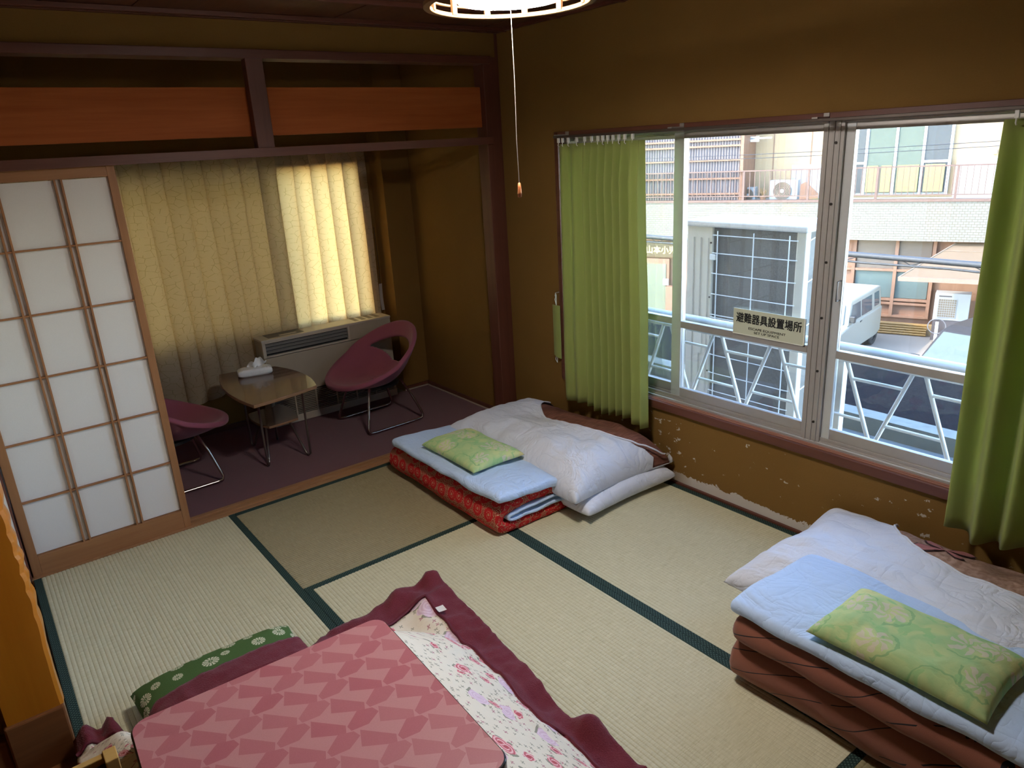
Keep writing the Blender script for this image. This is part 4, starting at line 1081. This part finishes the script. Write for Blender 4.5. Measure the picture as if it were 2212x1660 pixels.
for k in range(-3, 10):
    t0 = -1.231 - per * k                    # top of a down-right bar
    if t0 < -4.8: break
    if abs(t0 + 1.955) < .02 or True:
        rp('zigzag_bar', MB().tube([(.5, t0, .69), (.5, t0 - .180, .20)], .0105, 8), smooth=True)
        rp('zigzag_bar', MB().tube([(.5, t0 - .308, .69), (.5, t0 - .128, .20)], .0105, 8), smooth=True)
        rp('cross_bar', MB().tube([(.5, t0 - .031, .606), (.5, t0 - .277, .606)], .0085, 8), smooth=True)
        rp('cross_bar', MB().tube([(.5, t0 - .203, .408), (.5, t0 - per + .049 - .156, .408)], .0085, 8) if False else MB().tube([(.5, t0 - .128 - .074, .408), (.5, t0 - per - .104 + .0, .408)], .0085, 8), smooth=True)
for y in (.30, -1.905, -4.1):
    rp('post', MB().box(.512, .555, y - .030, y + .024, -.10, .725), M_WPAINT, bevel=.003)

oc = thing('condenser_unit', 'large cream outdoor condenser unit with wire guard beyond the railing', 'air conditioner', (1.24, -.945, -.10))
M_OC = plain('cream_steel', (.66, .61, .52), .45, nscale=20, var=.05)
def op(name, mb, m=M_OC, **k):
    mb.v = [(x - 1.24, y + .945, z + .10) for x, y, z in mb.v]; return obj(name, mb, m, oc, **k)
def m_fin():
    m = NT('coil_fins'); v = m.co(); n = m.noise(v, 260, 2); w = m.n('TexWave', {'Vector': v, 'Scale': 90.0, 'Distortion': 0.0}, out=1, wave_type='BANDS', bands_direction='Y')
    return m.done(m.pr(m.mix(m.math('MULTIPLY', m.band(n, .3, .7), .8), (.11, .105, .10), (.24, .235, .225)), .6, m.bump(w, .5, .004), .2))
M_FIN = m_fin()
op('coil', MB().box(1.068, 1.42, -1.330, -.730, .0, 1.195), M_FIN)
op('side_panel', MB().box(1.050, 1.42, -.728, -.530, -.055, 1.205), M_OC, bevel=.004)
for y in (-.585, -.640, -.70): op('panel_rib', MB().box(1.0465, 1.052, y - .003, y + .003, .10, 1.13), plain('rib_shade', (.52, .47, .40), .5))
op('access_plate', MB().box(1.046, 1.052, -.665, -.600, .36, .60), M_OC, bevel=.001)
op('corner_post', MB().box(1.050, 1.10, -1.372, -1.312, -.055, 1.205), M_OC, bevel=.006); op('corner_post', MB().box(1.39, 1.43, -1.372, -1.33, -.055, 1.205), M_OC, bevel=.004)
op('base_pan', MB().box(1.046, 1.43, -1.374, -.528, -.075, .02), M_OC, bevel=.003)
for y in (-.62, -1.28): op('foot', MB().box(1.03, 1.45, y - .04, y + .04, -.10, -.070), plain('rubber_foot', (.05, .05, .05), .8))
op('top_cover', MB().box(1.035, 1.445, -1.385, -.515, 1.198, 1.238), plain('pale_top', (.72, .68, .64), .5, nscale=90, var=.15), bevel=.012, seg=3)
zs = [1.150, 1.038, .908, .775, .640, .622, .50, .37, .245, .12]
for z in zs: op('guard_wire', MB().tube([(1.046, -.735, z), (1.040, -.80, z), (1.040, -1.30, z), (1.046, -1.325, z)], .0033, 6), M_WPAINT)
for y in (-.780, -1.040, -1.278): op('guard_wire', MB().tube([(1.034, y, .03), (1.034, y, 1.178)], .0036, 6), M_WPAINT)
for z in zs[::2]: op('guard_wire', MB().tube([(1.10, -1.352, z - .01), (1.25, -1.358, z + .03), (1.40, -1.352, z - .01)], .0033, 6), M_WPAINT)
op('clip_plate', MB().box(1.036, 1.046, -.765, -.722, .995, 1.03), M_WPAINT, bevel=.002)
for z in (.25, .75, 1.1): op('screw', MB().tube([(1.052, -.720, z), (1.046, -.720, z)], .006, 8), plain('dark_screw', (.06, .05, .045), .4, .8))
# drying-rack ladder and dark corrugated screen at the ledge end
ld = thing('metal_ladder', 'white metal ladder rack standing behind the railing by green curtain', 'rack', (.95, .30, -.10))
for s in (-.13, .13): obj('rail', MB().box(s - .014, s + .014, -.012, .012, 0, .82), M_WPAINT, ld)
for k in range(6): obj('rung', MB().tube([(-.13, 0, .08 + k * .13), (.13, 0, .08 + k * .13)], .009, 8), M_WPAINT, ld)
scn = MB().grid(lambda u, v: (lerp(.75, 1.52, u), 1.05 + .018 * math.sin(u * 2 * PI * 11), lerp(-.10, .74, v)), 110, 1)
tag(obj('corrugated_screen', scn, plain('dark_green_grey_sheet', (.10, .125, .115), .6, nscale=5, var=.2), smooth=True, solid=.002), 'dark corrugated metal screen at the end of the ledge', 'screen')

# ------------------------------------------------------------------ outside: ground and street
G = -3.60
struct(obj('roof_felt', MB().box(1.66, 3.95, -6.5, 4.0, -.75, -.36), plain('speckled_roof_felt', (.007, .007, .008), .9, 0, .03, nscale=60, var=.5, bump=.5)))
struct(obj('street', MB().box(1.58, 12.95, -40, 60, G - .2, G), plain('dark_asphalt', (.02, .02, .022), .9, 0, .1, nscale=150, var=.35, bump=.5)))
struct(obj('ground', MB().box(12.95, 60, -40, 60, G - .2, G + .004), plain('pale_gravel', (.24, .195, .15), .95, nscale=60, var=.35, bump=.8)))

# ------------------------------------------------------------------ building across the street
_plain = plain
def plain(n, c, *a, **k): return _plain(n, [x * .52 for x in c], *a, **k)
tdir = math.atan2(.944, -.33)                 # facade direction
bd = thing('building', 'cream two-storey building with tiled balcony band across the street', 'building', (17.0, 3.4, 0), tdir)
# local frame: x along the facade, +y is away from us when negated: depth d -> y = -d
def bp(name, s0, s1, d0, d1, z0, z1, m, par=None, bevel=0): return obj(name, MB().box(s0, s1, -d0, -d1, z0, z1), m, par or bd, bevel=bevel)
M_CREAM = plain('cream_siding', (.70, .48, .26), .8, nscale=3, var=.10); M_PALEW = plain('pale_render', (.50, .49, .44), .8)
def m_tile():
    m = NT('cream_wall_tiles'); v = m.co('Object', (1, 1, 1), (PI / 2, 0, 0))
    br = m.n('TexBrick', {'Vector': v, 'Color1': (.155, .145, .118, 1), 'Color2': (.143, .128, .098, 1), 'Mortar': (.088, .073, .048, 1), 'Scale': 1.0, 'Mortar Size': .006, 'Brick Width': .115, 'Row Height': .062}, out=0)
    n = m.noise(m.co(), 1.2, 4); return m.done(m.pr(m.mix(m.math('MULTIPLY', m.band(n, .6, .75), .35), br, (.17, .12, .055)), .6))
M_TILE = m_tile()
M_BRN = plain('brown_steel', (.23, .13, .095), .5); M_BRW = wood('brown_panel', (.17, .085, .048), (.24, .13, .08), 'Z', .6, .3)
bp('tile_band', -7, 14, 0, .20, -1.105, -.125, M_TILE)
bp('balcony_floor', -7, 14, .20, 1.30, -.35, -.13, M_PALEW)
bp('coping', -7, 14, -.03, .22, -.135, -.075, M_BRN)
bp('upper_wall', -7, 5.95, 1.25, 1.6, -.15, 3.0, M_CREAM); bp('upper_wall', 5.95, 14, 1.25, 1.6, -.15, 3.0, M_PALEW)
bp('core', -7, 14, 1.6, 8, G, 3.0, M_CREAM); bp('roof', -7.5, 14.5, .95, 8.4, 3.0, 3.25, plain('grey_roof', (.25, .24, .23), .8))
for s in (5.41, 5.93, 4.4, 3.5): bp('panel_joint', s - .012, s + .012, 1.235, 1.26, -.15, 3.0, M_BRW)
bp('corner_trim', 5.93, 6.02, .10, 1.26, -.13, 3.0, M_BRW)
# corrugated translucent screen on the balcony with brown rails
cs = MB().grid(lambda u, v: (lerp(6.0, 13.5, u), -.17 - .022 * math.sin(u * 2 * PI * 95), lerp(-.10, 2.6, v)), 760, 1)
obj('corrugated_screen', cs, plain('translucent_sheet', (.30, .25, .24), .6, nscale=2, var=.25), bd, smooth=True)
for z in (1.56, 1.40, 1.02, .52, .10): bp('screen_rail', 6.0, 13.5, .10, .145, z - .025, z + .025, M_BRW)
bp('dark_window', 6.6, 7.6, .5, .55, .3, 2.3, plain('dim_window', (.18, .22, .25), .3)); bp('dark_window', 8.2, 9.4, .5, .55, .3, 2.3, plain('dim_window', (.18, .22, .25), .3))
# balcony rail
bp('handrail', -7, 13.5, .03, .075, .690, .725, M_BRN); bp('bottom_rail', -7, 13.5, .035, .070, .015, .040, M_BRN)
for s in (9.5, 7.7, 5.88, 4.17, 2.52, .77, -1.0): bp('rail_post', s - .028, s + .028, .03, .08, -.13, .70, M_BRN)
b0 = None
for k in range(88):
    s = -.9 + k * .135
    if b0 is None: b0 = obj('baluster', MB().box(-.008, .008, -.062, -.044, .03, .70), M_BRN, bd, loc=(s, 0, 0))
    else: shared('baluster', b0, bd, (s, 0, 0))
# upper window with curtains
w = bp('upper_window', 1.00, 3.36, 1.17, 1.26, -.05, 2.4, M_PALEW)
m_cur = plain('far_curtain', (.16, .19, .14), .8, nscale=8, var=.2); m_dkw = plain('dark_screen', (.09, .095, .09), .5)
for s0, s1, mm in ((3.03, 3.27, m_dkw), (2.32, 2.93, m_cur), (1.68, 2.24, m_cur), (1.08, 1.60, m_dkw)):
    bp('pane', s0, s1, 1.155, 1.172, .0, 2.3, mm, w)
for s in (3.30, 2.98, 2.28, 1.64, 1.04): bp('sash_bar', s - .032, s + .032, 1.13, 1.172, -.05, 2.4, _plain("far_sash", (.42,.42,.42), .5), w)
for s0, s1 in ((1.04, 1.64), (2.98, 3.30)): bp('sash_bar', s0, s1, 1.13, 1.172, .74, .80, _plain("far_sash", (.42,.42,.42), .5), w)
for s0, s1 in ((2.66, 2.93), (2.34, 2.58), (1.70, 2.2), (1.12, 1.56)): bp('yellow_board', s0, s1, 1.10, 1.15, .02, .70, plain('pale_yellow', (.42, .37, .13), .6), w)
bp('white_panel', 3.45, 4.86, 1.14, 1.24, -.13, .78, plain('white_sheet_panel', (.55, .55, .54), .6)); bp('white_panel', -1.5, .88, 1.10, 1.24, -.13, .82, plain('white_sheet_panel', (.55, .55, .54), .6))
bp('meter_box', .05, .14, 1.15, 1.25, .90, 1.02, plain('box_grey', (.5, .5, .48), .5))
bp('drying_pole_bracket', 5.35, 5.95, .70, .74, 1.53, 1.57, M_ALUL); bp('drying_pole_bracket', 5.70, 5.93, .70, .78, 1.46, 1.60, M_ALUL)
# things on the balcony
def fan_unit(name, label, s, d, z0, wd, ht, fc_, fr_):
    o = thing(name, label, 'air conditioner', bd.matrix_basis @ Vector((s, -d, z0)), tdir)
    obj('case', MB().box(-wd/2, wd/2, -.26, 0, 0, ht), plain('unit_white', (.54, .53, .50), .5), o, bevel=.01)
    disc = MB().lathe([(0, .0), (fr_, .0), (fr_, .02), (0, .02)], 32); disc.v = [(x + fc_[0], z + .0, y + fc_[1]) for x, y, z in disc.v]
    obj('fan_opening', disc, plain('fan_tan', (.36, .27, .18), .7), o)
    for k in range(1, 7):
        r = fr_ * k / 6; p = [(fc_[0] + r*math.cos(2*PI*i/28), .028, fc_[1] + r*math.sin(2*PI*i/28)) for i in range(28)]
        obj('guard_ring', MB().tube(p, .006, 5, True), plain('guard_dark', (.20, .15, .11), .6), o)
    hub = MB().lathe([(0, .02), (fr_*.24, .02), (fr_*.22, .035), (0, .035)], 20); hub.v = [(x + fc_[0], z, y + fc_[1]) for x, y, z in hub.v]
    obj('hub', hub, plain('unit_white', (.54, .53, .50), .5), o); return o
fan_unit('balcony_fan_unit', 'white outdoor fan unit with large round guard on the far balcony', 4.93, .60, -.13, .76, .54, (.03, .25), .235)
fan_unit('balcony_fan_unit', 'smaller white fan unit beside brown screen on the far balcony', 5.90, .60, -.13, .40, .36, (.0, .16), .15)
br_ = thing('potted_twigs', 'small tan bundle of twigs between two far balcony fan units', 'plant', bd.matrix_basis @ Vector((5.45, -.5, -.13)), tdir)
obj('pot', MB().lathe([(0, 0), (.07, 0), (.09, .14), (.0, .14)], 14), plain('terracotta', (.42, .22, .12), .8), br_)
for k in range(14):
    a = k * 2.4; obj('twig', MB().tube([(0, 0, .12), (.10 * math.cos(a), .06 * math.sin(a), .24 + .05 * (k % 3))], .008, 5), plain('twig_tan', (.50, .30, .12), .8), br_)
pn = thing('leaning_board', 'brown triangular board leaning on the far balcony railing', 'board', bd.matrix_basis @ Vector((4.22, -.45, -.13)), tdir)
obj('panel', MB().prism([(-.24, 0), (.24, 0), (.24, .42), (.10, .50), (-.24, .18)], 0, .03, lambda x, y, z: (x, -z, y)), M_BRW, pn)
obj('green_tray', MB().box(-.55, -.05, -.1, .1, .0, .04), plain('leaf_green', (.22, .60, .12), .6), pn)
# ground floor
bp('lower_wall', -7, 14, .45, .6, G, -1.10, M_BRW)
for s0, s1, z0, z1 in ((1.96, 2.86, -2.66, -1.95), (1.13, 1.88, -2.66, -1.95), (1.96, 2.86, -1.90, -1.15), (1.13, 1.88, -1.90, -1.15)):
    bp('pane', s0, s1, .41, .44, z0, z1, plain('teal_window', (.17, .22, .20), .25) if z0 < -2 else plain('dim_brown_window', (.22, .17, .13), .3))
for s in (2.93, 1.92, 1.07): bp('window_post', s - .04, s + .04, .33, .45, -3.15, -1.10, M_BRW)
for z in (-1.92, -2.70, -2.80, -3.14): bp('window_rail', 1.03, 3.6, .34, .45, z - .03, z + .03, M_BRW)
for s in (-.6, -1.6, 3.9, 4.8): bp('window_post', s - .04, s + .04, .38, .45, G, -1.10, M_BRW)
# door with sign at the left end
bp('sign_board', 7.9, 9.1, .30, .44, -1.79, -1.32, plain('olive_sign', (.17, .11, .045), .6))
text_obj('lettering', '山本小児科', .25, plain('gold_letter', (.72, .55, .24), .4), bd, (8.26, -.292, -1.585), (PI / 2, 0, PI), .012)
bp('door_frame', 8.12, 8.94, .32, .44, -3.6, -1.84, M_BRW); bp('door_glass', 8.22, 8.84, .30, .33, -3.5, -2.0, plain('door_glass', (.30, .32, .22), .2))
bp('paper_notice', 8.12, 8.30, .27, .29, -2.65, -2.45, plain('notice_white', (.8, .8, .78), .6)); bp('brick_pier', 7.7, 8.14, .1, .32, -3.6, -2.66, plain('brick_red', (.45, .22, .13), .8, nscale=20))
bp('concrete_base', -7, 7.0, .30, .46, G, -3.32, plain('base_tan', (.52, .36, .18), .9, nscale=12, var=.3))
pp = thing('pipe_bundle', 'long yellow pipes laid along the foot of the far building', 'pipes', bd.matrix_basis @ Vector((2.0, -.25, G)), tdir)
for k in range(5): obj('pipe', MB().tube([(-.98, .10 - .005 * k, .05 + .062 * k), (3.2, .10 - .005 * k, .05 + .062 * k)], .031, 8), plain('pipe_yellow', (.36, .20, .05), .5), pp, smooth=True)
# wall air conditioner, hose post, awning
ac = thing('street_air_conditioner', 'white box air conditioner with grid guard under the awning', 'air conditioner', bd.matrix_basis @ Vector((.52, -.0, -3.06)), tdir)
obj('case', MB().box(-.385, .385, -.28, .10, 0, .69), plain('unit_white', (.54, .53, .50), .5), ac, bevel=.01)
obj('fan_opening', MB().box(-.10, .29, .10, .108, .08, .54), plain('fan_tan', (.36, .27, .18), .7), ac)
for k in range(9): obj('guard_wire', MB().box(-.10 + k * .0485, -.092 + k * .0485, .108, .12, .08, .54).box(-.10, .29, .108, .12, .08 + k * .0575, .088 + k * .0575), plain('unit_white', (.54, .53, .50), .5), ac)
obj('maker_plate', MB().box(.02, .30, .10, .106, .60, .63), plain('plate_dark', (.12, .10, .10), .5), ac)
obj('stand', MB().box(-.38, .38, -.26, .08, -.54, -.0), plain('stand_dark', (.16, .13, .13), .7), ac)
wp_ = thing('hose_post', 'short white post with coiled hose standing in the far car park', 'post', bd.matrix_basis @ Vector((.78, .25, G)), tdir)
obj('post', MB().box(-.035, .035, -.035, .035, 0, .52), M_WPAINT, wp_, bevel=.005)
obj('hose', MB().tube([(.20 * math.cos(2*PI*i/20), .05, .42 + .19 * math.sin(2*PI*i/20)) for i in range(20)], .012, 6, True), plain('hose_grey', (.35, .33, .33), .5), wp_)
aw = thing('awning', 'tan fabric awning sloping out from the far building above cars', 'awning', bd.matrix_basis @ Vector((0, 0, -1.15)), tdir)
m_aw = plain('awning_tan', (.25, .165, .095), .8, nscale=3, var=.12)
obj('canopy', MB().hexa([(-4.5, -.20, -.015), (.60, -.20, -.015), (1.66, 1.20, -.68), (-4.5, 1.20, -.68), (-4.5, -.20, 0), (.60, -.20, 0), (1.66, 1.20, -.665), (-4.5, 1.20, -.665)]), m_aw, aw)
for k in range(1, 4):
    t = k / 4; s1 = lerp(.60, 1.66, t); obj('seam_strip', MB().bar((-4.5, lerp(-.2, 1.2, t), lerp(0, -.665, t) + .008), (s1, lerp(-.2, 1.2, t), lerp(0, -.665, t) + .008), .02, .012), plain('awning_seam', (.36, .25, .17), .8), aw)
obj('front_bar', MB().bar((-4.5, 1.22, -.70), (1.68, 1.22, -.70), .06, .10), plain('awning_bar', (.42, .25, .17), .7), aw)
obj('side_edge', MB().bar((.60, -.20, .0), (1.68, 1.22, -.68), .03, .035), plain('awning_seam', (.36, .25, .17), .8), aw)

# ------------------------------------------------------------------ cars
def wheel(name, x, y, z, r, par, tw=.18):
    t = MB().lathe([(r*.62, -tw/2), (r*.95, -tw/2), (r, -tw/2+.03), (r, tw/2-.03), (r*.95, tw/2), (r*.62, tw/2)], 28, closed=True); t.v = [(a, c, b) for a, b, c in t.v]
    o = obj(name, t, plain('tyre', (.03, .03, .03), .8), par, smooth=False, loc=(x, y, z))
    h = MB().lathe([(0, -tw*.3), (r*.66, -tw*.3), (r*.66, tw*.3), (0, tw*.3)], 24); h.v = [(a, c, b) for a, b, c in h.v]
    obj('wheel_disc', h, plain('disc_dark', (.08, .08, .085), .5), o)
    for k in range(5):
        a = 2*PI*k/5; obj('spoke', MB().bar((0, -tw*.42, 0), (r*.64*math.cos(a), -tw*.42, r*.64*math.sin(a)), .06, .03, (0, 1, 0)), plain('alloy', (.6, .6, .6), .35, .6), o)
    return o
def car(name, label, loc, rz, L, Wd, H, prof, cab, paint, glass, wx, r, boxy):
    """prof: lower body side outline (x,z); cab: roof cabin outline (x,z); front is +x, side toward camera is -y"""
    c = thing(name, label, 'car', loc, rz)
    lb = MB().prism(prof, -Wd/2, Wd/2, lambda x, y, z: (x, z, y)); obj('body', lb, paint, c, bevel=.05, seg=3)
    n = len(cab); ins = .09 if not boxy else .05
    top = max(z for x, z in cab); bot = min(z for x, z in cab)
    vs = []
    for s in (-1, 1):
        for x, z in cab: vs.append((x, s * (Wd/2 - .02 - ins * (z - bot) / (top - bot)), z))
    fs = [tuple(range(n)), tuple(reversed(range(n, 2*n)))] + [(i, n+i, n+(i+1) % n, (i+1) % n)[::1] for i in range(n)]
    obj('cabin', MB().add(vs, fs), paint, c, bevel=.045, seg=3)
    return c, (lambda x, z, s=-1, o=.004: (x, s * (Wd/2 - .02 - ins * (z - bot) / (top - bot) + o), z))
M_CARW = plain('white_car_paint', (.50, .46, .37), .4); M_CARG = plain('car_glass', (.10, .13, .14), .08); M_CARD = plain('dark_car_paint', (.05, .04, .035), .45, 0, .25)
sv, sp_ = car('small_suv', 'small boxy white off-road car parked in front of the far building', (14.15, 5.55, G), math.atan2(-.41, -2.25), 3.2, 1.45, 1.48,
    [(-1.50, .30), (-1.15, .22), (1.45, .25), (1.62, .35), (1.62, .70), (1.50, .86), (.62, .95), (-1.50, .95)], [(-1.48, .90), (1.02, .90), (.78, 1.42), (.70, 1.47), (-1.40, 1.47), (-1.46, 1.42)], M_CARW, M_CARG, (), .33, True)
for s in (-1, 1):
    for q in ([(.86, .98), (.68, 1.36), (.12, 1.36), (.12, .98)], [(.04, .98), (.04, 1.36), (-.72, 1.36), (-.72, .98)], [(-.92, 1.02), (-.92, 1.36), (-1.28, 1.36), (-1.28, 1.02)]):
        a = [sp_(x, z, s, .006) for x, z in q]; b = [sp_(x, z, s, -.01) for x, z in q]
        obj('side_window', MB().hexa(b + a), M_CARG, sv)
    wheel('wheel', -1.05, s * .62, .33, .33, sv); wheel('wheel', 1.12, s * .62, .33, .33, sv)
    obj('mirror', MB().box(.80, .90, s * .74 - .07, s * .74 + .07, .98, 1.14), plain('mirror_dark', (.05, .05, .05), .4), sv, bevel=.02)
    obj('door_handle', MB().box(.10, .22, s * .722 - .01, s * .722 + .015, .86, .89), plain('mirror_dark', (.05, .05, .05), .4), sv)
obj('windscreen', MB().hexa([(1.030, -.60, .95), (1.030, .60, .95), (.82, .55, 1.38), (.82, -.55, 1.38), (1.046, -.60, .96), (1.046, .60, .96), (.838, .55, 1.39), (.838, -.55, 1.39)]), plain('windscreen_blue', (.22, .30, .34), .08), sv)
dc, dp_ = car('dark_car', 'dark hatchback seen through windscreen beside the white post', (11.95, 1.45, G), math.atan2(.05, -1), 3.9, 1.68, 1.55,
    [(-1.9, .25), (1.8, .22), (1.95, .40), (1.88, .72), (.92, .92), (-1.85, .95)], [(-1.85, .88), (.78, .88), (-.05, 1.50), (-.35, 1.56), (-1.3, 1.54), (-1.75, 1.30)], M_CARD, M_CARG, (), .30, False)
obj('windscreen', MB().hexa([(.745, -.74, .95), (.745, .74, .95), (.03, .64, 1.475), (.03, -.64, 1.475), (.765, -.74, .975), (.765, .74, .975), (.05, .64, 1.50), (.05, -.64, 1.50)]), plain('windscreen_pale', (.16, .19, .15), .4, 0, .2), dc)
for s in (-1, 1):
    for q in ([(.52, .96), (-.05, 1.40), (-.40, 1.45), (-.40, .96)], [(-.48, .96), (-.48, 1.45), (-1.2, 1.43), (-1.45, .96)]):
        a = [dp_(x, z, s, .006) for x, z in q]; b = [dp_(x, z, s, -.01) for x, z in q]; obj('side_window', MB().hexa(b + a), M_CARG, dc)
    wheel('wheel', -1.25, s * .74, .30, .30, dc); wheel('wheel', 1.22, s * .74, .30, .30, dc)
    obj('mirror', MB().box(.42, .52, s * .92 - .10, s * .92 + .08, .93, 1.08), plain('mirror_dark', (.05, .05, .05), .4), dc, bevel=.02)

# ------------------------------------------------------------------ cables
cb = thing('utility_cable', 'thick grey utility cable bundle with hanger wires crossing the street view', 'cable', (8.0, 2.0, -.09))
m_cab = plain('cable_grey', (.045, .048, .052), .6)
yy = [(9 - k * .6) for k in range(26)]
zc_ = lambda y: -.010 * math.cos(y * .35)
obj('main_cable', MB().tube([(0, y - 2, zc_(y)) for y in yy], .042, 10), m_cab, cb, smooth=True)
obj('lower_cable', MB().tube([(0, y - 2, zc_(y) - .100 + .012 * math.sin(y * 2.6)) for y in yy], .016, 8), m_cab, cb, smooth=True)
for k in range(13):
    y = 7 - k * .95; obj('hanger_wire', MB().tube([(.0, y - 2, zc_(y)), (.02, y - 2.18, -.10), (0, y - 2.45, zc_(y))], .007, 5), m_cab, cb)
for z0, z1, nm in ((1.36, 1.68, 'thin black overhead wire, upper of the two above the balcony'), (1.30, 1.62, 'thin black overhead wire, lower of the two above the balcony')):
    tag(obj('overhead_wire', MB().tube([(8.0, 9 - k, lerp(z0, z1, k / 14) - .10 * math.sin(PI * k / 14)) for k in range(15)], .005, 5), m_cab), nm, 'wire')
